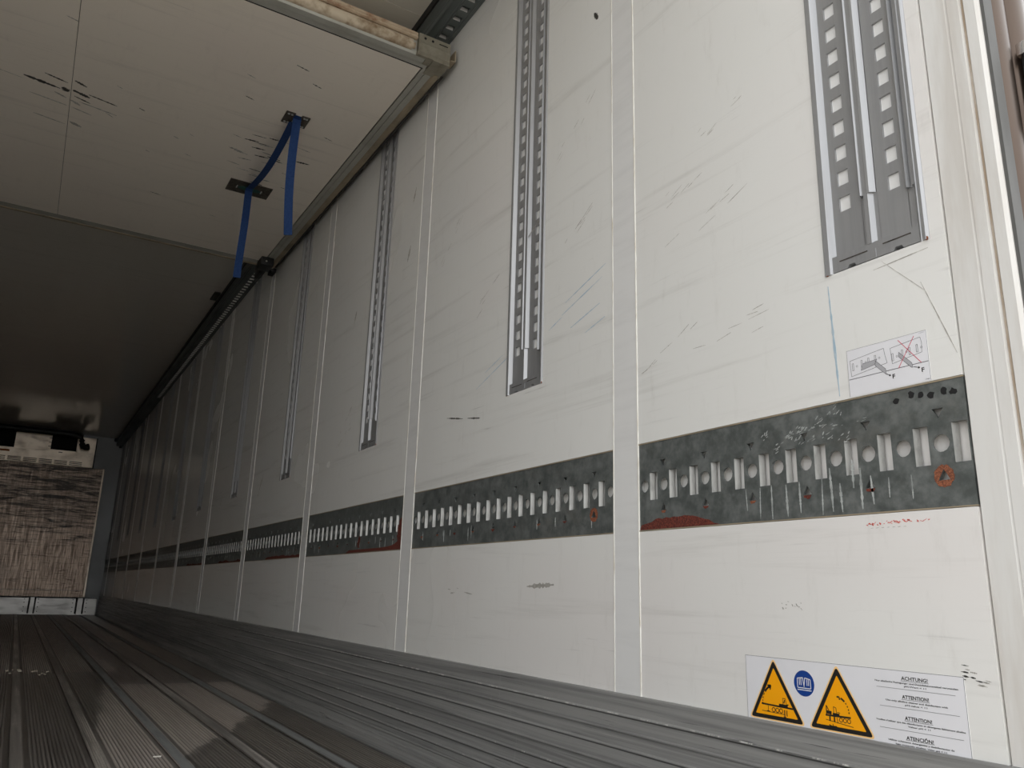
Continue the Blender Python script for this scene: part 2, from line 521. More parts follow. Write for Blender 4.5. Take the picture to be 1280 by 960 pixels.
# ------------------------------------------------------------------ right wall
wall = structure_empty('wall_right')
MB().box((XW + 0.03, 0.601, -0.1), (XW + 0.08, YB + 0.1, HC + 0.1)).build('wall_core', M['wall'], wall)
GAP = 0.0012
for j, (b, a) in enumerate(segs):
    tc = tracks[j] if j < len(tracks) else None
    # upper panel with a slot for the track, lower panel
    out = [(b + GAP, RT + 0.003), (a - GAP, RT + 0.003), (a - GAP, HC)]
    if tc and tc + TW / 2 < a:
        out += [(tc + TW / 2, HC), (tc + TW / 2, ZT), (tc - TW / 2, ZT), (tc - TW / 2, HC)]
    out += [(b + GAP, HC)]
    vs, fs = fill(out, [])
    mb = MB()
    n = len(vs)
    mb.add([(XW, y, z) for y, z in vs], fs)
    mb.prism(out, lambda y, z: (XW, y, z), lambda y, z: (XW + 0.03, y, z), caps=False)
    mb.build('upper_panel', M['wall'], wall)
    MB().box((XW, b + GAP, ZK - 0.012), (XW + 0.03, a - GAP, RB - 0.003)).build('lower_panel', M['wall'], wall)
    MB().box((XW + 0.0165, b, RB - 0.003), (XW + 0.03, a, RT + 0.003)).build('rail_recess', M['wall'], wall)
    if j < len(segs) - 1:
        nb = segs[j + 1][0]
        st = MB().box((XW - 0.0008, a + 0.0016, ZK - 0.012), (XW + 0.028, nb - 0.0016, HC)).build('joint_strip', M['strip'], wall)
        for yy in (a, nb):
            MB().prism([(XW + 0.004, yy - 0.0022), (XW - 0.0018, yy - 0.0012), (XW - 0.0018, yy + 0.0012), (XW + 0.004, yy + 0.0022)],
                       lambda u, v: (u, v, ZK), lambda u, v: (u, v, HC)).build('sealant_bead', M['bead'], st)
# scars, smears and scribbles on the wall
def wall_mark(outline, m, x=XW - 0.0003, name='scuff_mark', parent=None):
    MB().prism(outline, lambda y, z: (x, y, z), lambda y, z: (XW + 0.001, y, z)).build(name, m, parent or wall)
wall_mark(streak((0.645, 0.940), (0.603, 0.818), 0.0016, 12, 0.4), M['mark_grey'])
wall_mark(streak((0.705, 0.995), (0.640, 0.925), 0.0010, 12, 0.4), M['mark_grey'])
wall_mark(streak((0.720, 0.985), (0.628, 0.990), 0.0014, 12, 0.6), M['mark_grey'])
wall_mark(streak((0.806, 0.985), (0.800, 0.792), 0.0040, 14, 0.5), M['ink_blue'], name='ink_smear')
wall_mark(streak((2.24, 1.003), (2.13, 0.983), 0.004, 10, 0.6), M['mark'])
wall_mark(streak((2.10, 0.979), (2.02, 0.966), 0.005, 10, 0.6), M['mark'])
wall_mark(streak((1.463, 1.990), (1.447, 1.962), 0.013, 8, 0.35), M['mark'])
rr = random.Random(8)
for i in range(46):
    yy = rr.uniform(0.700, 0.775)
    if 0.7385 < yy < 0.742: continue
    zz = 0.5865 - (yy - 0.70) * 0.045 + rr.gauss(0, .0011)
    wall_mark(streak((yy, zz), (yy - rr.uniform(.0012, .0035), zz + rr.uniform(-.002, .002)), rr.uniform(.0007, .0016), 4, 0.7, rr), M['ink_red'], name='red_scribble')
for i in range(9):
    yy = rr.uniform(0.672, 0.690)
    wall_mark(streak((yy, 0.585 + rr.gauss(0, .001)), (yy - .003, 0.585 + rr.gauss(0, .001)), .0006, 4, 0.7, rr), M['ink_red'], name='red_scribble')
for i in range(7):
    yy = 0.765 - i * 0.009
    wall_mark(streak((yy, 0.578), (yy - 0.005, 0.5785), 0.0006, 4, 0.5), M['mark_grey'], name='faint_scribble')
rs = random.Random(21)
for (p, q, w) in [((2.10, 1.30), (1.72, 1.49), .0012), ((3.3, 1.12), (3.12, 1.22), .002), ((3.32, 1.05), (3.1, 1.17), .0015), ((1.67, 1.31), (1.42, 1.45), .0012),
                  ((1.29, 0.93), (1.08, 1.02), .0009), ((1.22, 1.18), (0.93, 1.28), .0008), ((2.18, 0.47), (1.98, 0.462), .0015), ((1.15, 0.95), (0.9, 0.985), .0008),
                  ((1.64, 1.62), (1.44, 1.76), .0009), ((2.35, 1.55), (2.2, 1.70), .0012), ((4.2, 1.0), (4.05, 1.09), .002), ((1.1, 1.42), (0.95, 1.47), .0008), ((1.22, 1.30), (1.0, 1.36), .0007)]:
    P = Vector(p); Q = Vector(q); D = Q - P; N = Vector((-D.y, D.x)).normalized()
    for q_ in range(7):
        t0 = rs.random() * .85; t1 = t0 + rs.uniform(.05, .2)
        off = N * rs.gauss(0, .010)
        wall_mark(streak(P + D * t0 + off, P + D * t1 + off + N * rs.gauss(0, .002), w * rs.uniform(.6, 1.4), 6, .8, rs), M['mark_grey'])
for (p, q) in [((1.585, 1.195), (1.415, 1.245)), ((1.60, 1.165), (1.43, 1.215)), ((1.66, 1.14), (1.60, 1.16)), ((1.56, 1.12), (1.44, 1.15)), ((1.50, 1.09), (1.42, 1.11)), ((2.05, 1.06), (1.86, 1.12)), ((2.0, 1.10), (1.9, 1.13))]:
    wall_mark(streak(p, q, .0022, 10, .8, rs), M['ink_blue'], name='ink_smear')
for (y, z) in [(2.62, 1.96), (2.64, 1.72), (4.55, 1.05), (4.58, 1.02), (4.6, 0.98), (5.6, 1.03), (5.62, .99), (3.2, 1.62)]:
    wall_mark(streak((y + .012, z - .03), (y - .012, z + .03), 0.012, 7, 0.7), M['mark_grey'])
rm = random.Random(3)
for i in range(16):
    yy = rm.uniform(0.612, 0.646); zz = 0.383 - (0.646 - yy) * 0.45 + rm.gauss(0, 0.004)
    wall_mark(streak((yy + rm.uniform(.002, .006), zz), (yy - rm.uniform(.002, .006), zz - 0.001), rm.uniform(.0006, .0022), 6, 0.8, rm), M['mark' if rm.random() < .6 else 'mark_grey'])
for i in range(14):
    yy = rm.uniform(0.90, 0.945); zz = 0.462 + (rm.random() - .5) * .012
    wall_mark(streak((yy, zz), (yy - rm.uniform(.001, .004), zz - rm.uniform(0, .005)), rm.uniform(.0006, .0016), 5, 0.8, rm), M['mark_grey'])
wall_mark(streak((1.62, 0.49), (1.74, 0.485), 0.010, 9, 0.8), M['mark_grey'])

# ------------------------------------------------------------------ lashing rails set into the wall
SP = 0.05767
TH = 0.005
def circle(cy, cz, r, n=14):
    return [(cy + r * math.cos(2 * math.pi * k / n), cz + r * math.sin(2 * math.pi * k / n)) for k in range(n)]
def rail_plate(L, ncirc, pitch):
    """L: length; the far end is y = 0 and the plate runs to y = -L"""
    holes = []; slots = []
    for k in range(ncirc):
        cy = -0.016 - pitch * k
        if L + cy > 0.014:
            holes.append(circle(cy, 0.0905, 0.0130))
        if k % 2 == 1:
            holes.append([(cy - 0.0085, 0.1412), (cy + 0.0085, 0.1412), (cy, 0.1265)])
            holes.append([(cy - 0.0085, 0.0375), (cy + 0.0085, 0.0375), (cy, 0.0525)])
        sy = cy - pitch / 2
        if sy - 0.0115 > -L + 0.0006:
            holes.append([(sy - 0.0115, 0.0605), (sy + 0.0115, 0.0605), (sy + 0.0115, 0.1180), (sy - 0.0115, 0.1180)])
            slots.append(sy)
    outer = [(-L, 0), (0, 0), (0, RT - RB), (-L, RT - RB)]
    vs, fs = fill(outer, holes)
    mb = MB().add([(0, y, z) for y, z in vs], fs)
    for h in [outer] + holes:
        mb.prism(h, lambda y, z: (0, y, z), lambda y, z: (TH, y, z), caps=False)
    return mb.mesh('plate', M['galv']), slots
lip_mb = MB()
lip_mb.prism([(0.0005, 0.0113), (0.0026, 0.0116), (0.0105, 0.0082), (0.0100, 0.0066)], lambda x, y: (x, y, 0.0608), lambda x, y: (x, y, 0.1177))
lip_me = lip_mb.mesh('slot_lip', M['lip_metal'])
plates = {}
descr = {0: 'nearest slotted steel lashing rail with white drips and rust', 1: 'slotted steel lashing rail with rusty triangles, second from the open end',
         2: 'slotted lashing rail with big rust run at its near end, third from the open end'}
RAIL_X = XW + 0.0012
for j, (b, a) in enumerate(segs):
    L = a - b
    nc = 12 if j == 0 else int((L - 0.02) / SP) + 1
    pitch = 0.0587 if j == 0 else SP
    key = round(L, 3), nc
    if key not in plates:
        plates[key] = rail_plate(L - 0.002, nc, pitch)
    me, slots = plates[key]
    lab = descr.get(j, 'dark slotted steel lashing rail, %s from the open end' % ORD[j])
    r = thing('lashing_rail', lab, 'rail', (RAIL_X, a - 0.001, RB), 'lashing rails along the right wall')
    put('plate', me, r)
    if j < 4:
        for sy in slots:
            put('slot_lip', lip_me, r, (0, sy, 0))
    else:
        q = MB()
        for sy in slots:
            q.add([(x, y + sy, z) for x, y, z in lip_mb.v], lip_mb.f)
        o = put('slot_lip', q.mesh('slot_lips', M['lip_metal']), r)
        o['kind'] = 'stuff'
    # sealant joint round the plate
    e = MB()
    for z in (-0.0022, RT - RB + 0.0002):
        e.box((-0.0014, -L + 0.002, z), (0.004, 0, z + 0.002))
    e.build('sealant_edge', M['beige_edge'], r, origin=(0, 0, 0)).parent = r
    def stain(outline, m, name='rust_stain', x=-0.0004):
        MB().prism(outline, lambda y, z: (x, y, z), lambda y, z: (0.0002, y, z)).build(name, m, r, origin=(0, 0, 0))
    rg = random.Random(40 + j)
    if j < 4:
        for kk in range(1, nc, 2):
            cy = -0.016 - pitch * kk
            big = {0: {11: 1.9, 9: .9, 7: .9}, 1: {1: 1.0, 17: 1.5, 9: 1.1, 5: 1.0, 3: .8}, 2: {3: 1.3, 7: 1.3, 13: 1.0}}.get(j, {}).get(kk, 0.75)
            # ring of rust below and round the triangular hole
            o = blob(cy, 0.0395, 0.0100 * big ** .7, 0.0098 * big ** .7, 16, 0.16, rg)
            tri = [(cy - 0.0090, 0.0371), (cy + 0.0090, 0.0371), (cy, 0.0533)] if big < 1.2 else [(cy - 0.0088, 0.0373), (cy + 0.0088, 0.0373), (cy, 0.053)]
            lo = [p for p in o if p[1] < 0.0372]
            if big >= 1.4:
                vs, fs = fill(blob(cy, 0.0430, 0.0150, 0.0160, 30, 0.07, rg), [tri])
                MB().add([(-0.0005, y, z) for y, z in vs], fs).build('rust_stain', M['rust2'], r, origin=(0, 0, 0))
            elif len(lo) > 3:
                lo.sort(key=lambda p: p[0])
                stain(lo, M['rust' if rg.random() < .6 else 'rust2'])
    if j == 0:
        pts = [(-0.001, 0.0005)] + [(-0.006 - i * 0.0108, 0.004 + 0.018 * math.sin(math.pi * min(1, (i + 1) / 20.0)) ** .6 * (1 + rg.uniform(-.15, .15))) for i in range(20)] + [(-0.228, 0.0005)]
        stain(pts, M['rust'])
        for y, z0, z1, w in [(-.325, .004, .058, .003), (-.352, .002, .06, .0045), (-.385, .004, .058, .005), (-.412, .008, .06, .005), (-.455, .002, .062, .003), (-.475, .006, .076, .005),
                             (-.492, .004, .050, .005), (-.528, .006, .070, .006), (-.548, .012, .056, .005), (-.575, .02, .05, .003), (-.296, .02, .058, .002), (-.515, .04, .085, .006), (-.612, .015, .05, .003)]:
            stain(streak((y, z0), (y + rg.uniform(-.003, .003), z1), w * 0.72, 14, 0.6, rg), M['chalk'], 'white_drip')
        for y, z in [(-.42, .150), (-.455, .158), (-.47, .126), (-.44, .128), (-.39, .138), (-.49, .166), (-.505, .118), (-.345, .148), (-.365, .122), (-.41, .126)]:
            for q_ in range(7):
                yy, zz = y + rg.gauss(0, .006), z + rg.gauss(0, .005)
                stain(streak((yy, zz), (yy - rg.uniform(.002, .008), zz + rg.uniform(.001, .006)), rg.uniform(.0006, .0018), 4, .9, rg), M['chalk'], 'white_smear')
        for q_ in range(26):
            t_ = rg.random()
            yy, zz = -.36 - .19 * t_ + rg.gauss(0, .003), .120 + .040 * t_ + .012 * math.sin(5 * t_) + rg.gauss(0, .003)
            stain(streak((yy, zz), (yy - rg.uniform(.003, .010), zz + rg.uniform(.0, .003)), rg.uniform(.0005, .0014), 4, .9, rg), M['chalk'], 'white_smear')
        for y in (-.60, -.625, -.64, -.655, -.675, -.688):
            stain(blob(y, 0.165 + rg.uniform(-.006, .004), .005, .005, 9, .3, rg), M['black'], 'oil_spot')
    if j == 2:
        q = [(-L + 0.003, 0.0006)] + [(-L + 0.003 + i * 0.03, 0.006 + (0.05 * math.exp(-i * .8)) * (1 + rg.uniform(-.2, .2)) + 0.005) for i in range(18)] + [(-L + 0.55, 0.0006)]
        stain(q, M['rust'])
        stain(streak((-L + .035, .03), (-L + .012, .105), .035, 9, .5, rg), M['rust'])
        stain(blob(-L + .41, .04, .012, .02, 12, .3, rg), M['rust'])
    if j in (3, 4, 5):
        q = [(-L + 0.003, 0.0006)] + [(-L + 0.003 + i * 0.04, 0.006 + rg.uniform(0, .012)) for i in range(16)] + [(-L + 0.62, 0.0006)]
        stain(q, M['rust'])
    if j > 0:
        for kk in range(9):
            y = -rg.uniform(.05, L - .05)
            stain(streak((y, rg.uniform(.008, .03)), (y, rg.uniform(.04, .055)), .003, 7, .6, rg), M['chalk'], 'white_drip')

# ------------------------------------------------------------------ vertical double tracks
H = 2.484 - ZT
def yprism(mb, prof, z0, z1):
    # prof: list of (y offset from the track's centre, depth); depth is measured into the wall
    mb.prism(prof, lambda y, d: (d, y, z0), lambda y, d: (d, y, z1))
HB = 0.0075       # depth of the perforated bands
def band_mesh(y0, y1, hy, hw):
    mb = MB()
    z = 0.030
    zs = [0.123 + 0.0481 * k for k in range(28)]
    holes = [[(hy - hw / 2, q - 0.0135), (hy + hw / 2, q - 0.0135), (hy + hw / 2, q + 0.0135), (hy - hw / 2, q + 0.0135)] for q in zs if q < H - 0.03]
    outer = [(y0, z), (y1, z), (y1, H), (y0, H)]
    vs, fs = fill(outer, holes)
    mb.add([(HB, y, zz) for y, zz in vs], fs)
    for h in holes:
        mb.prism(h, lambda y, q: (HB, y, q), lambda y, q: (HB + 0.0043, y, q), caps=False)
    return mb.mesh('perforated_strip', M['alu'])
C0 = 0.716
far_band = band_mesh(0.0185, 0.0745, 0.0500, 0.0215)
near_band = band_mesh(-0.0630, -0.0100, -0.0405, 0.0200)
far_rim = MB()
yprism(far_rim, [(0.0925, 0.020), (0.0925, -0.002), (0.0905, -0.0034), (0.0815, -0.0030), (0.0805, -0.0022), (0.0740, HB), (0.0740, 0.02)], 0.0, H)
far_rim_me = far_rim.mesh('far_rim', M['alu'])
mid = MB()
yprism(mid, [(0.0190, 0.016), (0.0185, HB), (0.0165, 0.0), (0.0145, -0.0018), (0.0125, 0.001), (0.0045, 0.001), (0.0025, -0.0015), (-0.0020, -0.0012), (-0.0085, HB), (-0.0085, 0.016)], 0.118, H)
yprism(mid, [(0.0192, 0.016), (0.0192, HB), (0.0112, HB), (0.0100, 0.0), (0.0030, 0.0), (0.0020, -0.0006), (-0.0035, HB), (-0.0105, HB), (-0.0105, 0.016)], 0.029, 0.118)
mid_me = mid.mesh('centre_rib', M['alu'])
near = MB()
yprism(near, [(-0.0620, 0.016), (-0.0620, HB), (-0.0635, -0.001), (-0.0660, -0.0018), (-0.0695, 0.006), (-0.0730, 0.006), (-0.0735, 0.0), (-0.0800, -0.0008), (-0.0822, 0.0006), (-0.0835, -0.003), (-0.0885, -0.0034), (-0.0926, 0.0004), (-0.0928, 0.016)], 0.098, H)
yprism(near, [(-0.0620, 0.016), (-0.0620, HB), (-0.0690, HB), (-0.0745, HB), (-0.0775, 0.0), (-0.0800, -0.0008), (-0.0822, 0.0006), (-0.0835, -0.003), (-0.0885, -0.0034), (-0.0926, 0.0004), (-0.0928, 0.016)], 0.0, 0.098)
near_me = near.mesh('near_rim', M['alu'])
cap = MB()
capo = [(-0.0815, 0.002), (-0.050, 0.002), (-0.047, 0.0075), (-0.036, 0.0075), (-0.033, 0.002), (0.034, 0.002), (0.037, 0.0075), (0.047, 0.0075), (0.050, 0.002), (0.0805, 0.002), (0.0805, 0.030), (-0.0815, 0.030)]
vs_, fs_ = fill(capo, [])
cap.add([(0.0008, y, z) for y, z in vs_], fs_)
cap.prism(capo, lambda y, z: (0.0008, y, z), lambda y, z: (0.014, y, z), caps=False)
cap.box((0.0000, -0.003, 0.002), (0.002, 0.0005, 0.018))
cap_me = cap.mesh('end_cap', M['alu'])
lip = MB()
for y0, y1 in ((-0.030, 0.005), (0.0, 0.0)):
    pass
lip.box((-0.0002, 0.012, 0.018), (0.001, 0.064, 0.0195)); lip.box((-0.0002, -0.064, 0.020), (0.001, -0.016, 0.0215))
lip_cap_me = lip.mesh('cap_step', M['plate'])
back_me = MB().box((0.0118, -0.088, 0.02), (0.0190, 0.088, H)).mesh('backing', M['strip'])
screw_me = MB().tube([(0.001, 0, 0), (-0.0035, 0, 0)], 0.003, 8).mesh('corner_rivet', M['rust2'])
for i, tc in enumerate(tracks):
    lab = {0: 'widest grey double cargo track with square holes, nearest the open end', 1: 'double aluminium cargo track hanging above the second lashing rail',
           2: 'double aluminium cargo track above the third lashing rail, its top behind the raised partition'}.get(
        i, 'thin grey double cargo track on the wall above the %s lashing rail' % ORD[i])
    t = thing('cargo_track', lab, 'track', (XW, tc, ZT), 'vertical cargo tracks on the right wall')
    put('perforated_strip', far_band, t); put('perforated_strip', near_band, t)
    put('rim', far_rim_me, t); put('centre_rib', mid_me, t); put('rim', near_me, t)
    c = put('end_cap', cap_me, t); put('cap_step', lip_cap_me, c); put('backing', back_me, t)
    put('corner_rivet', screw_me, t, (0.0006, 0.0885, 0.002)); put('corner_rivet', screw_me, t, (0.0006, -0.0885, 0.002))

# ------------------------------------------------------------------ kick plate
def kick_profile(s=1):
    prof = [(1.112, ZK), (1.0945, ZK), (1.0925, ZK - 0.003)]
    for z in (0.2345, 0.203, 0.172, 0.140, 0.106, 0.078, 0.050, 0.027):
        x = 1.0905 if z > 0.15 else (1.0885 if z > 0.09 else 1.0865)
        prof += [(x + 0.002, z + 0.004), (x - 0.0012, z + 0.0012), (x - 0.0010, z - 0.0008), (x + 0.0022, z - 0.003)]
    prof += [(1.0845, 0.016), (1.080, 0.0075), (1.072, 0.0035), (1.072, -0.012), (1.112, -0.012)]
    return prof
kp = kick_profile()
structure(MB().prism(kp, lambda u, v: (u, 0.50, v), lambda u, v: (u, YB, v)).build('baseboard_right', M['kick'], smooth=20))
structure(MB().prism([(2 * (XW + XL) / 2 - u, v) for u, v in kp], lambda u, v: (u, 0.50, v), lambda u, v: (u, YB, v)).build('baseboard_left', M['kick'], smooth=20))

# ------------------------------------------------------------------ left wall, ceiling, front wall
structure(MB().box((XL - 0.08, 0.50, -0.1), (XL, YB + 0.1, HC + 0.1)).build('wall_left', M['wall_far_side']))
ceil = structure_empty('ceiling')
for (y0, y1) in ((0.50, 2.4235), (2.4265, YB)):
    MB().box((XL, y0, HC), (XW + 0.03, y1, HC + 0.08)).build('ceiling_panel', M['ceiling'], ceil)
MB().box((XL, 2.4220, HC + 0.002), (XW, 2.4280, HC + 0.07)).build('joint_filler', M['bead'], ceil)
structure(MB().box((XL - 0.08, YB, -0.1), (XW + 0.08, YB + 0.08, HC + 0.1)).build('wall_back', M['back_wall']))

# ------------------------------------------------------------------ rear door frame
df = structure_empty('trim_1', (XW, 0.55, 0))
prof = [(1.1045, 0.5985), (1.1015, 0.5970), (1.1005, 0.5600), (1.1025, 0.5565), (1.0990, 0.5550), (1.0985, 0.5380), (1.1030, 0.5360), (1.1030, 0.5320), (1.0985, 0.5300), (1.0980, 0.5145),
        (1.1010, 0.5095), (1.130, 0.5095), (1.130, 0.5985)]
MB().prism(prof, lambda x, y: (x, y, -0.05), lambda x, y: (x, y, HC + 0.06)).build('frame_profile', M['frame_white'], df)
MB().prism([(1.1025, 0.5560), (1.1035, 0.5555), (1.1035, 0.5590), (1.1020, 0.5590)], lambda x, y: (x, y, -0.04), lambda x, y: (x, y, HC)).build('dirt_groove', M['dirt_line'], df)
MB().box((1.1022, 0.5325, -0.04), (1.1035, 0.5355, HC)).build('dirt_groove', M['dirt_line'], df)
MB().box((1.104, 0.5045, -0.05), (1.1285, 0.5095, HC + 0.06)).build('rubber_seal', M['seal_grey'], df)
post = []
for kx in range(9):
    t = math.pi * kx / 8
    post.append((1.1525 - 0.024 * math.cos(t), 0.516 - 0.015 * math.sin(t)))
post += [(1.179, 0.514)]
for kx in range(9):
    t = math.pi * kx / 8
    post.append((1.208 - 0.026 * math.cos(t), 0.512 - 0.014 * math.sin(t)))
post += [(1.26, 0.514), (1.26, 0.60), (1.1285, 0.60)]
MB().prism(post, lambda x, y: (x, y, -0.05), lambda x, y: (x, y, HC + 0.06)).build('steel_post', M['stainless'], df, smooth=35)
hd = thing('door_holder', 'black door holder with polished metal corner on the steel post of the rear frame', 'latch', (1.20, 0.49, 1.19))
MB().box((1.1755, 0.474, 1.160), (1.262, 0.499, 1.276), 0.010).build('body', M['black'], hd, smooth=40)
MB().box((1.1685, 0.482, 1.272), (1.262, 0.500, 1.294), 0.004).build('metal_cap', M['chrome'], hd, smooth=40)

# ------------------------------------------------------------------ dark slotted track in the corner of wall and ceiling
tr = thing('ceiling_track', 'dark slotted steel track along the corner of wall and ceiling', 'track', (XW, 2.0, 2.487))
ZR = 2.487
YE = YB - 0.03
outer = [(0.5, 1.008), (YE, 1.008), (YE, 1.0995), (0.5, 1.0995)]
holes = []
y = 0.62
while y < 9.5:
    holes.append([(y, 1.045), (y + 0.022, 1.045), (y + 0.022, 1.074), (y, 1.074)])
    y += 0.0572
vs_, fs_ = fill(outer, holes)
mb = MB()
mb.add([(x_, y_, ZR) for y_, x_ in vs_], fs_)
for h in holes:
    mb.prism(h, lambda y_, x_: (x_, y_, ZR), lambda y_, x_: (x_, y_, ZR + 0.004), caps=False)
for x_ in (1.030, 1.038, 1.082):
    mb.prism([(x_, ZR), (x_ + 0.003, ZR - 0.002), (x_ + 0.006, ZR)], lambda u, v: (u, 0.5, v), lambda u, v: (u, YE, v))
mb.build('slotted_flange', M['top_rail'], tr)
web = MB()
web.prism([(1.004, ZR + 0.004), (1.006, ZR), (1.009, ZR), (1.009, HC), (1.004, HC)], lambda u, v: (u, 0.5, v), lambda u, v: (u, YE, v))
web.prism([(1.004, ZR + 0.020), (1.002, ZR + 0.022), (1.002, ZR + 0.026), (1.004, ZR + 0.028)], lambda u, v: (u, 0.5, v), lambda u, v: (u, YE, v))
web.build('web', M['top_rail'], tr)
q = MB()
for h in holes:
    y1 = h[1][0]
    q.prism([(y1 + 0.0008, ZR - 0.0012), (y1 - 0.0014, ZR), (y1 - 0.0050, ZR + 0.010), (y1 - 0.0030, ZR + 0.011)], lambda a_, d: (1.0455, a_, d), lambda a_, d: (1.0735, a_, d))
o = q.build('slot_lip', M['alu_bright'], tr); o['kind'] = 'stuff'
MB().box((1.012, 0.5, ZR + 0.014), (1.098, YE, ZR + 0.018)).build('backing', M['top_rail'], tr)
MB().prism([(0.996, HC), (0.998, ZR + 0.088), (1.0035, ZR + 0.084), (1.0035, HC)], lambda u, v: (u, 0.5, v), lambda u, v: (u, YE, v)).build('rubber_gasket', M['black'], tr)

# ------------------------------------------------------------------ raised partition under the ceiling
def zp(y): return 2.333 + 0.018 * (y - 2.4)
PX0, PX1 = -1.31, 1.070
PY0, PY1 = 2.300, 4.735
IX1, IY0, IY1 = 0.992, 2.366, 4.640
part = thing('partition_wall', 'dirty white partition wall swung up flat under the ceiling', 'partition', (-0.12, 4.70, zp(4.70)))
def slab(name, x0, x1, y0, y1, d0, d1, m, parent=part):
    """flat piece of the raised partition; d0 < d1 are heights above its lower face"""
    mb = MB()
    P = [(x0, y0), (x1, y0), (x1, y1), (x0, y1)]
    mb.prism(P, lambda x, y: (x, y, zp(y) + d0), lambda x, y: (x, y, zp(y) + d1))
    return mb.build(name, m, parent)
slab('board', -0.1115, IX1 - 0.006, IY0 + 0.007, IY1 - 0.005, 0.0, 0.06, M['partition'])
slab('board', PX0 + 0.08, -0.1135, IY0 + 0.007, IY1 - 0.005, 0.0, 0.06, M['partition'])
slab('core', PX0 + 0.01, PX1 - 0.03, PY0 + 0.03, PY1 - 0.01, 0.010, 0.058, M['black_gap'])
def xbar(name, prof, x0, x1, m, parent=part):
    return MB().prism(prof, lambda y, d: (x0, y, zp(y) + d), lambda y, d: (x1, y, zp(y) + d)).build(name, m, parent)
def ybar(name, prof, y0, y1, m, parent=part):
    return MB().prism(prof, lambda x, d: (x, y0, zp(y0) + d), lambda x, d: (x, y1, zp(y1) + d)).build(name, m, parent)
# near edge: two-step grey profile, bumpers, rusty lip
xbar('near_profile', [(IY0, 0.004), (IY0, 0.0), (IY0 - 0.018, 0.0), (IY0 - 0.0185, 0.003), (IY0 - 0.0205, 0.003), (IY0 - 0.021, 0.0), (IY0 - 0.024, 0.0), (IY0 - 0.0245, 0.003), (IY0 - 0.0265, 0.003),
                      (IY0 - 0.027, 0.0), (2.312, 0.001), (2.306, 0.008), (2.306, 0.066), (IY0, 0.066)], PX0, 1.000, M['alu_dirty'])
xs = PX0
bump = []
for kx in range(17):
    t = math.pi * (kx / 16)
    bump.append((2.306 - 0.022 * math.sin(t), 0.030 - 0.022 * math.cos(t)))
while xs < 0.93:
    x1 = min(xs + 0.78, 0.930)
    mb = MB().prism([(p, d) for p, d in bump], lambda y, d: (xs + 0.012, y, zp(y) + d), lambda y, d: (x1 - 0.014, y, zp(y) + d))
    mb.prism([(2.306 - (2.306 - p) * 0.6, 0.030 + (d - 0.030) * 0.6) for p, d in bump], lambda y, d: (x1 - 0.014, y, zp(y) + d), lambda y, d: (x1 - 0.001, y, zp(y) + d))
    mb.build('bumper', M['beige_seal'], part, smooth=50)
    xs = x1
xbar('rusty_lip', [(2.310, 0.055), (2.296, 0.055), (2.290, 0.058), (2.290, 0.064), (2.294, 0.066), (2.290, 0.070), (2.290, 0.078), (2.310, 0.080)], PX0, 0.935, M['rust_lip'])
# corner piece with screw holes
cc = MB()
cc.prism([(2.300, -0.0015), (2.290, 0.006), (2.286, 0.040), (2.288, 0.048), (2.288, 0.080), (2.308, 0.082), (2.312, -0.0015)], lambda y, d: (0.938, y, zp(y) + d), lambda y, d: (1.064, y, zp(y) + d))
cc.prism([(2.310, -0.0012), (2.345, -0.0012), (2.345, 0.02), (2.310, 0.02)], lambda y, d: (0.978, y, zp(y) + d), lambda y, d: (1.004, y, zp(y) + d))
cc.prism([(2.300, -0.0030), (2.392, -0.0030), (2.396, 0.02), (2.300, 0.02)], lambda y, d: (1.0045, y, zp(y) + d), lambda y, d: (1.068, y, zp(y) + d))
cco = cc.build('corner_cap', M['cap'], part)
for xx in (0.962, 0.992):
    MB().tube([(xx, 2.2885, zp(2.29) + 0.064), (xx, 2.2865, zp(2.29) + 0.064)], 0.0048, 10).build('screw_hole', M['black_gap'], cco)
MB().box((1.018, 2.2865, zp(2.29) + 0.062), (1.052, 2.289, zp(2.29) + 0.065)).build('slot', M['black_gap'], cco)
MB().box((1.066, 2.285, zp(2.29) + 0.012), (1.086, 2.33, zp(2.29) + 0.016), 0.001).box((1.082, 2.285, zp(2.29) + 0.012), (1.086, 2.33, zp(2.29) + 0.062), 0.001).build('guide_bracket', M['beige_edge'], cco)
# right edge: grey stepped profile and the worn beige edge seal
ybar('side_profile', [(IX1, 0.004), (IX1, 0.0), (IX1 + 0.018, 0.0), (IX1 + 0.0185, 0.003), (IX1 + 0.0215, 0.003), (IX1 + 0.022, 0.0), (IX1 + 0.046, -0.001), (IX1 + 0.046, 0.06), (IX1, 0.06)], IY0 + 0.0, PY1, M['alu_dirty'])
ybar('edge_seal', [(IX1 + 0.0465, 0.058), (IX1 + 0.0465, -0.0015), (IX1 + 0.053, -0.004), (IX1 + 0.068, -0.004), (IX1 + 0.078, 0.004), (IX1 + 0.080, 0.058)], IY0 + 0.01, PY1 - 0.03, M['beige_edge'])
ybar('edge_gasket', [(IX1 + 0.0805, 0.004), (IX1 + 0.092, 0.006), (IX1 + 0.094, 0.012), (IX1 + 0.0805, 0.012)], IY0 + 0.02, PY1 - 0.03, M['dark_plastic'])
ybar('side_profile', [(PX0, 0.0), (PX0 + 0.078, 0.0), (PX0 + 0.078, 0.06), (PX0, 0.06)], IY0, PY1, M['alu_dirty'])
# far edge
xbar('far_profile', [(IY1, 0.004), (IY1, 0.0), (IY1 + 0.050, 0.0), (IY1 + 0.050, 0.06), (IY1, 0.06)], PX0, IX1, M['alu_dirty'])
xbar('far_seal', [(IY1 + 0.051, 0.0), (IY1 + 0.055, -0.003), (IY1 + 0.072, -0.003), (IY1 + 0.078, 0.004), (IY1 + 0.078, 0.055), (IY1 + 0.051, 0.055)], PX0, IX1, M['beige_edge'])
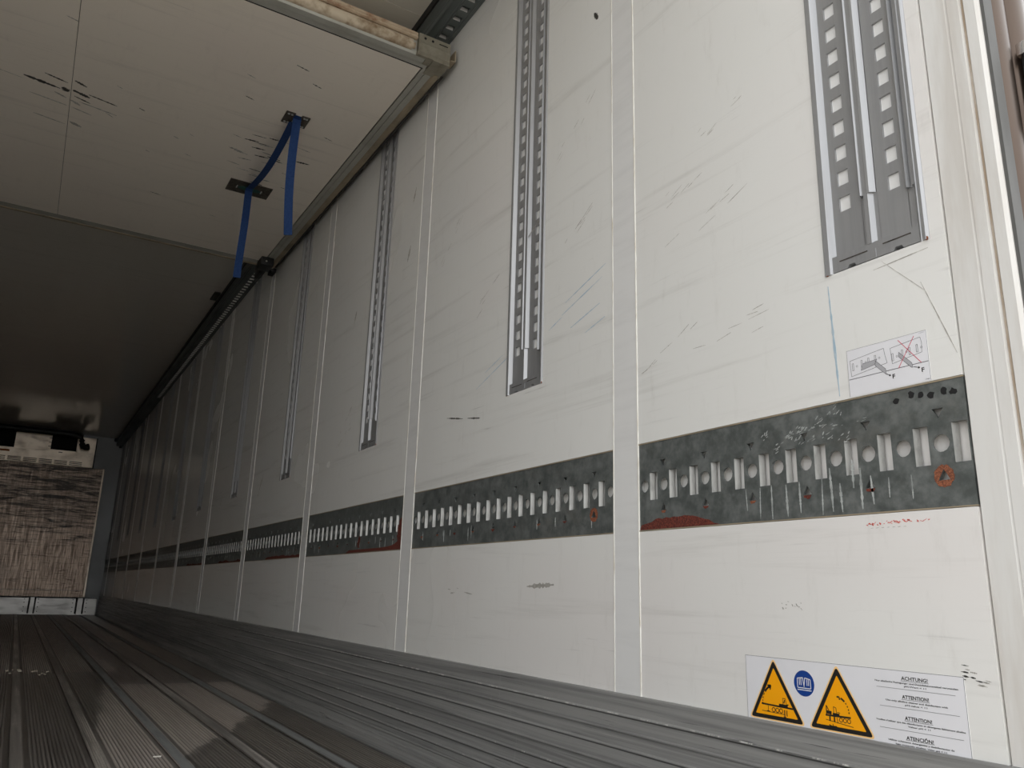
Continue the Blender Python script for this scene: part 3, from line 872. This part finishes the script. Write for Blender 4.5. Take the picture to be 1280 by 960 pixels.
# black gasket between the boards and their frame
xbar('gasket', [(IY0 + 0.0005, 0.0004), (IY0 + 0.0065, 0.0004), (IY0 + 0.0065, 0.02), (IY0 + 0.0005, 0.02)], PX0 + 0.08, IX1, M['black_gap'])
xbar('gasket', [(IY1 - 0.0055, 0.0004), (IY1 - 0.0005, 0.0004), (IY1 - 0.0005, 0.02), (IY1 - 0.0055, 0.02)], PX0 + 0.08, IX1, M['black_gap'])
# anchor plates with strap slots
def anchor(cx, cy, wx, wy, buckle):
    p = MB()
    P = [(cx - wx / 2, cy - wy / 2), (cx + wx / 2, cy - wy / 2), (cx + wx / 2, cy + wy / 2), (cx - wx / 2, cy + wy / 2)]
    p.prism(P, lambda x, y: (x, y, zp(y) - 0.004), lambda x, y: (x, y, zp(y) + 0.001))
    o = p.build('anchor_plate', M['plate'], part)
    o['label'] = 'pitted steel plate'
    if buckle:
        b = MB()
        ov = [(cx + 0.055 * math.cos(t), cy + 0.022 * math.sin(t)) for t in [2 * math.pi * i / 20 for i in range(20)]]
        b.prism(ov, lambda x, y: (x, y, zp(y) - 0.0055), lambda x, y: (x, y, zp(y) - 0.003))
        b.build('strap_slot', M['green_buckle'], o)
        for sx in (-1, 1):
            MB().box((cx + sx * 0.058 - 0.003, cy - 0.014, zp(cy) - 0.006), (cx + sx * 0.058 + 0.003, cy + 0.014, zp(cy)), 0.001).build('slot_rim', M['alu_bright'], o)
    else:
        for sx in (-1, 1):
            for sy in (-1, 1):
                q0 = Vector((cx + sx * (wx / 2 - 0.012), cy + sy * (wy / 2 - 0.012), zp(cy)))
                MB().tube([q0 + Vector((0, 0, -0.007)), q0], 0.005, 8).build('rivet', M['alu_bright'], o)
    return o
anchor(0.667, 2.976, 0.038, 0.090, False)
anchor(0.730, 2.978, 0.034, 0.090, False)
anchor(0.684, 3.720, 0.200, 0.130, True)
# hinge trolley at the far corner of the partition
hb = MB()
hb.box((0.955, 4.545, zp(4.6) - 0.052), (1.030, 4.66, zp(4.6) - 0.001), 0.006)
hb.box((0.985, 4.64, zp(4.6) - 0.040), (1.020, 4.84, zp(4.6) + 0.05), 0.006)
hbo = hb.build('hinge_block', M['black'], part, smooth=40)
hbo['label'] = 'black hinge block at the far corner'
MB().tube([(0.985, 4.543, zp(4.6) - 0.030), (0.985, 4.548, zp(4.6) - 0.030)], 0.006, 10).build('bolt', M['chrome'], hbo)
MB().box((1.055, 4.715, zp(4.7) - 0.020), (1.088, 4.80, zp(4.7) + 0.004), 0.004).build('roller_arm', M['black'], hbo, smooth=40)
MB().box((1.050, 4.700, zp(4.7) - 0.006), (1.066, 4.735, zp(4.7) + 0.008), 0.002).build('roller_pin', M['chrome'], hbo, smooth=40)
# black skid marks across the boards
def pmark(outline, m):
    MB().prism(outline, lambda x, y: (x, y, zp(y) - 0.0003), lambda x, y: (x, y, zp(y) + 0.002)).build('skid_mark', m, part)
rp = random.Random(5)
for (xa, xb, ya, w, mm) in [(-.275, -.150, 3.285, .016, 'mark'), (-.142, -.122, 3.292, .026, 'mark'), (-.106, -.045, 3.292, .020, 'mark'), (-.05, .055, 3.292, .008, 'mark'),
                            (-.205, -.125, 3.225, .008, 'mark'), (-.103, -.06, 3.215, .012, 'mark'), (-.110, -.075, 3.375, .012, 'mark_grey'), (-.08, .06, 3.37, .006, 'mark_grey'),
                            (-.255, -.122, 3.405, .006, 'mark_grey'), (-.105, -.03, 3.43, .005, 'mark_grey'), (-.24, -.122, 3.57, .006, 'mark_grey'), (-.105, -.06, 3.56, .02, 'mark_grey'),
                            (-.17, -.125, 3.345, .008, 'mark_grey'), (-.10, -.04, 3.335, .007, 'mark'), (.02, .05, 3.395, .004, 'mark_grey'), (-.40, -.27, 3.29, .003, 'mark_grey')]:
    pmark(streak((xa, ya - 0.012), (xb, ya + 0.012), w, 9, .6, rp), M[mm])
for (px_, py_, s) in [(.145, 3.27, .012), (.21, 3.62, .010), (.30, 3.42, .012), (.355, 3.36, .010), (.37, 3.55, .014), (.30, 4.05, .025), (.60, 4.15, .02), (-.13, 2.80, .02), (.05, 3.15, .01),
                      (.47, 2.78, .018), (.50, 2.93, .018), (.62, 2.62, .025), (.70, 2.70, .02), (.52, 3.25, .02), (.80, 3.2, .03), (.86, 3.05, .02), (.56, 3.5, .03), (.84, 3.62, .03)]:
    pmark(streak((px_ - s, py_ - .006), (px_ + s, py_ + .006), .0045, 7, .9, rp), M['mark' if rp.random() < .2 else 'mark_grey'])
for i in range(26):
    xx = rp.gauss(.66, .06); yy = rp.uniform(3.15, 3.72)
    pmark(streak((xx - .03, yy), (xx + .03, yy + rp.uniform(-.01, .01)), rp.uniform(.003, .012), 7, .8, rp), M['mark' if rp.random() < .35 else 'mark_grey'])

# blue pull strap threaded through the plates
st = thing('pull_strap', 'blue webbing strap threaded through two plates and hanging from the partition', 'strap', (0.70, 3.02, 2.34))
def ribbon(path, width, side, name):
    """path: 3-D points; side: the ribbon's width direction at each end"""
    pts = [Vector(p) for p in path]
    mb = MB(); vs = []; n = len(pts); th = 0.0016
    s0, s1 = Vector(side[0]).normalized(), Vector(side[1]).normalized()
    for i, p in enumerate(pts):
        t = i / (n - 1)
        d = (pts[min(i + 1, n - 1)] - pts[max(i - 1, 0)]).normalized()
        s = s0.lerp(s1, t); s = (s - d * s.dot(d)).normalized()
        nn = d.cross(s)
        for a_, b_ in ((-1, -1), (1, -1), (1, 1), (-1, 1)):
            vs.append(p + s * (a_ * width / 2) + nn * (b_ * th))
    fs = []
    for i in range(n - 1):
        for k2 in range(4):
            a_ = i * 4 + k2; b_ = i * 4 + (k2 + 1) % 4
            fs.append((a_, b_, b_ + 4, a_ + 4))
    fs += [(3, 2, 1, 0), tuple((n - 1) * 4 + k2 for k2 in range(4))]
    mb.add(vs, fs)
    return mb.build(name, M['strap'], st, smooth=40)
tail = []
for i in range(17):
    t = i / 16
    tail.append((0.700 + 0.034 * t - 0.010 * math.sin(math.pi * t), 2.965 + 0.085 * t, 2.338 - 0.478 * t))
ribbon([(0.700, 2.945, 2.343)] + tail, 0.034, ((1, 0.1, 0), (0.85, -0.5, 0)), 'short_tail')
mid_ = []
for i in range(15):
    t = i / 14
    mid_.append((0.692 - 0.008 * t, 3.00 + 0.705 * t, 2.340 + 0.012 * t - 0.045 * math.sin(math.pi * t) ** 1.0))
ribbon(mid_, 0.032, ((1, 0, 0.25), (1, 0, 0.1)), 'slack_loop')
lt = [(0.684, 3.705, 2.352), (0.684, 3.722, 2.343)]
for i in range(1, 13):
    t = i / 12
    lt.append((0.684 + 0.002 * math.sin(5 * t), 3.727 + 0.02 * t, 2.343 - 0.446 * t))
ribbon(lt, 0.034, ((1, 0, 0), (0.93, -0.3, 0)), 'long_tail')

# small fittings on the ceiling and the front wall
lb = thing('ceiling_plate', 'small dark plate on the ceiling beside the corner track, beyond the partition', 'bracket', (0.967, 6.07, HC))
MB().box((0.945, 5.975, HC - 0.010), (0.990, 6.165, HC), 0.003).build('plate', M['dark_plastic'], lb)
MB().box((0.955, 6.03, HC - 0.013), (0.980, 6.11, HC - 0.009), 0.001).build('recess', M['plate'], lb)
sn = thing('sensor', 'small black sensor pod high in the corner of the front wall', 'sensor', (1.065, YB, 2.52))
MB().box((1.045, YB - 0.05, 2.462), (1.085, YB, 2.540), 0.008).build('pod', M['black'], sn)
MB().tube([(1.065, YB - 0.02, 2.535), (1.06, YB - 0.02, 2.560), (1.02, YB - 0.02, 2.570)], 0.007, 8).build('cable', M['black'], sn)
ec = thing('track_end_stop', 'black end stop closing the far end of the ceiling track', 'stop', (0.99, YB - 0.06, HC))
MB().box((0.965, YB - 0.10, HC - 0.050), (1.012, YB - 0.036, HC - 0.006), 0.008).build('block', M['black'], ec)
MB().tube([(0.988, YB - 0.068, HC - 0.050), (0.988, YB - 0.068, HC - 0.060)], 0.01, 8).build('bolt', M['dark_plastic'], ec)

# ------------------------------------------------------------------ front end: kick strip, scarred board, refrigeration unit
ks = thing('front_kick_strip', 'light metal kick strip with dark posts at the foot of the front wall', 'kick strip', (-0.12, 13.36, 0))
for (x0, x1) in ((-1.25, -0.90), (-0.885, -0.315), (-0.300, 0.200), (0.292, 0.785), (0.897, 1.055)):
    MB().box((x0, 13.33, 0.004), (x1, 13.40, 0.222)).box((x0, 13.324, 0.112), (x1, 13.331, 0.118)).build('panel', M['back_alu'], ks)
MB().box((-1.25, 13.375, 0.004), (1.055, 13.41, 0.23)).build('backing', M['black_gap'], ks)
for (x0, x1) in ((0.205, 0.287), (0.795, 0.890), (-0.312, -0.303), (-0.897, -0.888)):
    p = MB().box((x0 + 0.016, 13.318, 0.006), (x1 - 0.016 if x1 - x0 > 0.05 else x1, 13.375, 0.228)).build('post', M['back_alu'], ks)
    for xx in (x0, x1 - 0.012):
        MB().box((xx, 13.30, 0.012), (xx + 0.012, 13.375, 0.222)).build('post_flange', M['dark_plastic'], p)
for xx in (0.150, 0.320, 0.750, 0.925):
    for zz in (0.04, 0.10, 0.16, 0.205):
        MB().tube([(xx, 13.33, zz), (xx, 13.325, zz)], 0.007, 8).build('rivet', M['dark_plastic'], ks)
MB().box((-1.25, 13.30, 0.0), (1.055, 13.40, 0.010)).build('sill', M['back_alu'], ks)
bd = thing('bulkhead_board', 'scarred beige board with black scrapes covering the front wall', 'board', (-0.12, 13.32, 0.23))
MB().box((-1.20, 13.285, 0.240), (0.878, 13.318, 2.092), 0.004).build('sheet', M['board'], bd)
MB().box((0.862, 13.281, 0.242), (0.886, 13.320, 2.092), 0.003).build('edge_trim', M['housing'], bd)
MB().box((-1.20, 13.318, 0.240), (0.86, 13.42, 0.30)).build('foot_rail', M['dark_plastic'], bd)
MB().box((-1.20, 13.279, 0.330), (0.86, 13.286, 0.336)).build('seam', M['mark_grey'], bd)
un = thing('cooling_unit', 'beige cooling unit with louvres and dark openings above the scarred board', 'cooling unit', (-0.12, 13.35, 2.10))
def bx(lo, hi, m, name='casing', b=0.0): return MB().box(lo, hi, b).build(name, m, un)
bx((-1.20, 13.36, 2.105), (0.720, 13.49, 2.300), M['housing'])
bx((-0.315, 13.36, 2.302), (0.140, 13.49, 2.545), M['housing'], 'panel')
bx((0.475, 13.36, 2.302), (0.720, 13.49, 2.545), M['housing'], 'panel')
bx((-1.20, 13.45, 2.300), (0.49, 13.48, 2.545), M['black_gap'], 'opening')
bx((0.140, 13.37, 2.300), (0.475, 13.45, 2.325), M['housing'], 'sill')
bx((-1.20, 13.37, 2.262), (-0.315, 13.45, 2.300), M['housing'], 'sill')
bx((-1.20, 13.352, 2.236), (-0.36, 13.362, 2.262), M['orange'], 'orange_strip')
bx((0.722, 13.38, 2.105), (0.738, 13.49, 2.555), M['black'], 'edge_gasket')
for zz in (2.118, 2.140, 2.162):
    for i in range(9):
        x0 = -1.15 + i * 0.195
        bx((x0, 13.350, zz), (x0 + 0.165, 13.362, zz + 0.010), M['black_gap'], 'louvre_slot')
        bx((x0, 13.344, zz + 0.009), (x0 + 0.165, 13.360, zz + 0.014), M['housing'], 'louvre')
bx((0.25, 13.350, 2.286), (0.30, 13.362, 2.296), M['dark_plastic'], 'catch')
for zz in (2.36, 2.42, 2.48):
    bx((0.105, 13.352, zz), (0.145, 13.362, zz + 0.008), M['dark_plastic'], 'hinge')
hs = [(-1.25, 13.22, 2.552), (-0.6, 13.22, 2.552), (0.20, 13.22, 2.550), (0.38, 13.22, 2.548), (0.455, 13.22, 2.540), (0.505, 13.21, 2.525), (0.522, 13.20, 2.47), (0.530, 13.19, 2.42), (0.545, 13.18, 2.385), (0.575, 13.17, 2.375), (0.61, 13.16, 2.385)]
ho = thing('drain_hose', 'thick black hose under the ceiling bent down in front of the cooling unit', 'hose', (0, 13.22, 2.552))
MB().tube(hs, 0.042, 12).build('hose', M['black'], ho, smooth=50)
MB().box((-1.25, 13.23, 2.55), (0.42, 13.335, HC), 0.006).build('bracket', M['black'], ho)
MB().tube([(0.598, 13.165, 2.381), (0.622, 13.157, 2.388)], 0.046, 12).build('clamp', M['dark_plastic'], ho)

# ------------------------------------------------------------------ stickers
def text_mesh(body, size, extr=0.0):
    cu = bpy.data.curves.new('lettering', 'FONT')
    cu.body = body; cu.size = size; cu.align_x = 'CENTER'; cu.align_y = 'CENTER'
    cu.resolution_u = 2; cu.offset = 0.0005
    ob = bpy.data.objects.new('lettering', cu); COL.objects.link(ob)
    dg = bpy.context.evaluated_depsgraph_get()
    me = bpy.data.meshes.new_from_object(ob.evaluated_get(dg))
    bpy.data.objects.remove(ob)
    return me
class Sticker:
    """flat print on the wall; s runs towards the door, z is height"""
    def __init__(self, y_far): self.y = y_far
    def poly(self, pts, layer, m, name, parent):
        pp = [(self.y - s, z) for s, z in pts]
        vs, fs = fill(pp, [])
        x = XW - 0.0005 - layer * 0.00025
        return MB().add([(x, y, z) for y, z in vs], fs).build(name, m, parent)
    def line(self, p, q, w, layer, m, name, parent):
        p = Vector(p); q = Vector(q); d = (q - p).normalized(); n = Vector((-d.y, d.x)) * w / 2
        return self.poly([tuple(p + n), tuple(q + n), tuple(q - n), tuple(p - n)], layer, m, name, parent)
    def lines(self, segs_, layer, m, name, parent):
        mb = MB(); x = XW - 0.0005 - layer * 0.00025
        for p, q, w in segs_:
            p = Vector(p); q = Vector(q); d = (q - p)
            if d.length < 1e-6: continue
            d.normalize(); n = Vector((-d.y, d.x)) * w / 2
            pts = [p + n, q + n, q - n, p - n]
            mb.add([(x, self.y - a_.x, a_.y) for a_ in pts], [(0, 1, 2, 3)])
        return mb.build(name, m, parent)
    def text(self, body, s, z, width, height, layer, m, parent, name='lettering'):
        me = text_mesh(body, 0.02)
        xs_ = [v.co.x for v in me.vertices]; ys_ = [v.co.y for v in me.vertices]
        sx = width / max(1e-6, max(xs_) - min(xs_))
        sy = height / max(1e-6, max(ys_) - min(ys_))
        cx = (max(xs_) + min(xs_)) / 2; cy = (max(ys_) + min(ys_)) / 2
        x = XW - 0.0005 - layer * 0.00025
        w = world_loc(parent)
        for v in me.vertices:
            a_, b_ = (v.co.x - cx) * sx, (v.co.y - cy) * sy
            v.co = Vector((x, self.y - s - a_, z + b_)) - w
        me.materials.clear(); me.materials.append(m)
        o = bpy.data.objects.new(name, me); COL.objects.link(o); o.parent = parent
        return o
def rounded(pts, r, n=4):
    out = []
    N = len(pts)
    for i in range(N):
        p = Vector(pts[i]); a_ = Vector(pts[i - 1]); b_ = Vector(pts[(i + 1) % N])
        u = (a_ - p).normalized(); v = (b_ - p).normalized()
        ang = u.angle(v); k2 = r / math.tan(ang / 2)
        p0 = p + u * k2; p1 = p + v * k2
        for j2 in range(n + 1):
            t = j2 / n
            out.append(tuple(p0 * (1 - t) ** 2 + p * 2 * t * (1 - t) + p1 * t * t))
    return out
def arc(cx, cz, r, t0, t1, n, w):
    P = [(cx + r * math.cos(math.radians(t0 + (t1 - t0) * i / n)), cz + r * math.sin(math.radians(t0 + (t1 - t0) * i / n))) for i in range(n + 1)]
    return [(P[i], P[i + 1], w) for i in range(n)]
def ring(cx, cz, r, w, n=14): return arc(cx, cz, r, 0, 360, n, w)

S = Sticker(1.027)
ws = thing('warning_sticker', 'white warning sticker with two yellow triangles and a blue disc above the kick plate', 'sticker', (XW, 0.84, 0.272))
film = MB().box((XW - 0.0005, 1.027 - 0.381, 0.2735), (XW, 1.027, 0.3760)).build('film', M['sticker'], ws)
S.lines([((0.0, .3758), (.381, .3758), .0006), ((.3807, .274), (.3807, .376), .0006), ((0.0003, .276), (0.0003, .376), .0005)], 0.4, M['print_grey'], 'cut_edge', ws)
def tri(pts, name):
    c = sum((Vector(p) for p in pts), Vector((0, 0))) / 3
    def sc(k2, r): return rounded([tuple(c + (Vector(p) - c) * k2) for p in pts], r)
    o = S.poly(sc(1.065, 0.0045), 0.5, M['print_edge'], name, ws)
    S.poly(sc(1.0, 0.0035), 1, M['print_black'], 'black_border', o)
    S.poly(sc(0.80, 0.0012), 1.5, M['print_yellow'], 'yellow_field', o)
    return o
t1 = tri([(0.060, 0.372), (0.0075, 0.279), (0.1155, 0.279)], 'warning_triangle')
t2 = tri([(0.1825, 0.372), (0.1285, 0.279), (0.2385, 0.279)], 'warning_triangle')
# pictogram of the first triangle: trailer tipping over its axles with a truck at the end
seg1 = [((.032, .3015), (.096, .3000), .0026), ((.032, .2905), (.078, .2895), .0009), ((.0455, .2995), (.0455, .2905), .0011), ((.0425, .2912), (.0485, .2912), .0011),
        ((.079, .2965), (.079, .283), .0020), ((.0765, .2865), (.0792, .2835), .0012), ((.0815, .2865), (.0792, .2835), .0012), ((.0835, .2965), (.0835, .2875), .0016)]
for cx in (.0565, .0642, .0718):
    seg1 += ring(cx, .2943, .0033, .0013, 12)
seg1 += [((.068, .3030), (.086, .3030), .0040), ((.076, .305), (.076, .3140), .0010), ((.076, .3140), (.0815, .3140), .0010), ((.0815, .3140), (.083, .3060), .0010), ((.078, .3065), (.0800, .3120), .0022), ((.083, .305), (.0875, .305), .0016)]
for a0, a1 in ((181, 177), (174, 170), (166, 161), (156, 149)):
    seg1 += arc(.0660, .3020, .0320, a0, a1, 2, .0018)
seg1 += arc(.0660, .3020, .0320, 144, 122, 4, .0034)
seg1 += [((.0455, .3310), (.0530, .3318), .0022), ((.0530, .3318), (.0512, .3245), .0022), ((.0480, .3290), (.0520, .3290), .0040)]
S.lines(seg1, 2, M['print_black'], 'pictogram', t1)
seg2 = [((.158, .3000), (.2025, .3010), .0026), ((.158, .2935), (.206, .2885), .0009), ((.1655, .2995), (.1655, .2920), .0024), ((.1735, .2995), (.1735, .2915), .0024), ((.178, .2985), (.1795, .2905), .0010)]
for cx in (.185, .192, .199):
    seg2 += ring(cx, .2958, .0029, .0011, 12)
seg2 += [((.1600, .3010), (.1600, .3140), .0016), ((.1600, .3140), (.1645, .3070), .0014), ((.1605, .3045), (.1690, .3040), .0050), ((.1730, .3030), (.1730, .3135), .0010), ((.1775, .3030), (.1775, .3120), .0010), ((.1730, .3135), (.1775, .3120), .0010),
         ((.1710, .3030), (.1830, .3030), .0030), ((.179, .306), (.184, .3055), .0010), ((.163, .2865), (.1680, .2850), .0016), ((.168, .2850), (.1770, .2855), .0016), ((.170, .2885), (.1705, .2832), .0012)]
for a0, a1 in ((-2, 5), (10, 16), (22, 28), (34, 40)):
    seg2 += arc(.1780, .3070, .0220, a0, a1, 2, .0018)
seg2 += arc(.1780, .3070, .0220, 46, 66, 3, .0030)
seg2 += [((.1845, .3285), (.1800, .3285), .0024), ((.1845, .3285), (.1850, .3245), .0022)]
S.lines(seg2, 2, M['print_black'], 'pictogram', t2)
disc = S.poly([(0.1205 + 0.0196 * math.cos(t), 0.3415 + 0.0196 * math.sin(t)) for t in [2 * math.pi * i / 32 for i in range(32)]], 1, M['print_blue'], 'blue_disc', ws)
book = []
for p, q in [((.108, .3485), (.108, .3345)), ((.108, .3485), (.1185, .3500)), ((.1185, .3500), (.1205, .3360)), ((.1225, .3500), (.1330, .3480)), ((.1330, .3480), (.1335, .3345)), ((.108, .3345), (.1205, .3345)), ((.1205, .3345), (.1335, .3345)),
             ((.1120, .3480), (.1120, .3385)), ((.1150, .3485), (.1150, .3385)), ((.1265, .3480), (.1265, .3385)), ((.1295, .3475), (.1295, .3385)), ((.1075, .3315), (.1345, .3315)), ((.1225, .3500), (.1205, .3360))]:
    book.append((p, q, .0013))
S.lines(book, 2, M['sticker'], 'open_book', disc)
for title, s, z, l1, w1, l2 in [
    ('ACHTUNG!', .310, .3660, 'Nur alkalische Reinigungs- und Desinfektionsmittel verwenden', .124, 'pH-Wert < 11'),
    ('ATTENTION!', .309, .3410, 'Use only alkaline cleaner and disinfectant with', .092, 'pH-value < 11'),
    ('ATTENTION!', .3105, .3130, "Veuillez n'utiliser que des désinfectants et détergents faiblement alcalins", .131, 'Valeur pH < 11'),
    ('ATENCIÓN!', .310, .2880, 'Utilizar solamente detergentes y desinfectantes de', .096, 'bajo contenido alcalino. Valor pH < 11')]:
    S.text(title, s, z, .0400, .0052 if 'Ó' not in title else .0062, 1, M['print_black'], ws)
    S.line((s - .021, z - .0036), (s + .021, z - .0036), .0005, 1, M['print_grey'], 'underline', ws)
    S.text(l1, s, z - .0068, w1, .0030, 1, M['print_black'], ws, 'fine_print')
    S.text(l2, s, z - .0110, .0330 if len(l2) < 20 else .074, .0028, 1, M['print_black'], ws, 'fine_print')
S.lines([((.250, .3512), (.3675, .3512), .0005), ((.253, .3258), (.3705, .3258), .0005), ((.250, .2965), (.3725, .2965), .0005)], 1, M['print_grey'], 'rule', ws)
S.text('1218890', .3695, .2752, .0120, .0018, 1, M['print_grey'], ws, 'fine_print')

I = Sticker(0.781)
is_ = thing('instruction_sticker', 'pale instruction sticker with line drawings and a red cross above the nearest lashing rail', 'sticker', (XW, 0.713, 0.786))
MB().box((XW - 0.0005, 0.645, 0.7865), (XW, 0.781, 0.8635)).build('film', M['sticker'], is_)
I.lines([((0, .8634), (.136, .8634), .0004), ((.1358, .7868), (.1358, .8635), .0005), ((.0002, .787), (.0002, .8635), .0004)], 0.4, M['print_grey'], 'cut_edge', is_)
I.line((.001, .8150), (.135, .8158), .0010, 0.6, M['print_grey'], 'rule', is_)
def box_lines(l, w): return [(l[i], l[(i + 1) % len(l)], w) for i in range(len(l))]
def draw_rail(pts, crossed, ox):
    ls = box_lines(pts, .0006)
    for (a_, b_) in ((.006, .0), (.022, .002), (.034, .003), (.046, .0045)):
        c = (ox + a_, .8345 + b_)
        ls += box_lines([(c[0] - .0012, c[1] - .0058), (c[0] + .0012, c[1] - .0058), (c[0] + .0012, c[1] + .0058), (c[0] - .0012, c[1] + .0058)], .0006)
    for (a_, b_) in ((.013, .0), (.029, .003), (.053, .0045)):
        ls += ring(ox + a_, .8345 + b_, .0015, .0005, 8)
    return ls
d1 = I.lines(draw_rail([(.005, .8455), (.0655, .8525), (.067, .840), (.0695, .8280), (.006, .8195)], False, .004), 0.6, M['print_grey'], 'rail_drawing', is_)
d2 = I.lines(draw_rail([(.0765, .8495), (.126, .8550), (.1275, .846), (.1265, .8315), (.078, .8245)], True, .0735), 0.6, M['print_grey'], 'rail_drawing', is_)
def beam(pts, parent): 
    o = I.poly(pts, 0.8, M['print_lightgrey'], 'beam_drawing', parent)
    I.lines(box_lines(pts, .0006), 1.0, M['print_grey'], 'beam_outline', parent)
beam([(.024, .8260), (.048, .8300), (.053, .8380), (.027, .8360)], d1)
beam([(.050, .8360), (.066, .8190), (.0665, .8100), (.049, .8280)], d1)
beam([(.090, .8400), (.1090, .8190), (.1105, .8115), (.108, .812), (.089, .8330)], d2)
I.lines([((.0665, .8110), (.0735, .8065), .0009), ((.0735, .8065), (.0705, .8068), .0010), ((.0735, .8065), (.0720, .8090), .0010)], 1, M['print_black'], 'arrow', d1)
I.lines([((.1115, .8120), (.1210, .8085), .0009), ((.1210, .8085), (.1180, .8082), .0010), ((.1210, .8085), (.1190, .8106), .0010)], 1, M['print_black'], 'arrow', d2)
I.text('F', .0785, .8045, .0044, .0068, 1, M['print_black'], is_)
I.text('F', .1255, .8045, .0044, .0068, 1, M['print_black'], is_)
I.lines([((.0905, .8590), (.1240, .8160), .0009), ((.1165, .8590), (.0875, .8150), .0009)], 1.3, M['print_red'], 'red_cross', is_)
I.text('1166411', .129, .8610, .008, .0014, 1, M['print_lightgrey'], is_, 'fine_print')
I.text('1189', .131, .7890, .007, .0014, 1, M['print_grey'], is_, 'fine_print')

# ------------------------------------------------------------------ litter on the floor
rl = random.Random(11)
ps = MB().prism(blob(0.413, 2.560, 0.011, 0.0052, 10, .2, rl), lambda x, y: (x, y, 0.0001), lambda x, y: (x + .001, y, 0.0022)).build('paper_scrap', M['paper'], origin=(0.413, 2.56, 0))
tag(ps, 'small white scrap of paper lying on the ribbed floor', 'scrap')
spots = [(0.062, 5.16), (0.085, 5.17), (0.09, 5.05), (0.035, 5.10), (0.15, 5.0), (0.165, 5.06), (0.19, 4.93), (0.215, 4.98), (0.20, 4.88), (0.178, 4.86), (0.05, 4.98)]
for i, (x, y) in enumerate(spots):
    bm = bmesh.new(); bmesh.ops.create_icosphere(bm, subdivisions=1, radius=rl.uniform(.006, .012))
    for v in bm.verts:
        v.co = v.co * rl.uniform(.7, 1.25); v.co.z = v.co.z * .55
    zmin = min(v.co.z for v in bm.verts)
    for v in bm.verts: v.co.z -= zmin
    me = bpy.data.meshes.new('crumb'); bm.to_mesh(me); bm.free(); me.materials.append(M['crumb'])
    o = bpy.data.objects.new('crumb', me); COL.objects.link(o); o.location = (x, y, 0.0006)
    tag(o, ('pale crumb on the light floor strip in the cluster of dirt' if x < 0.12 else 'pale crumb on the ribbed plank between two floor strips'), 'crumb', 'crumbs on the floor strip' if x < 0.12 else 'crumbs on the ribbed plank')
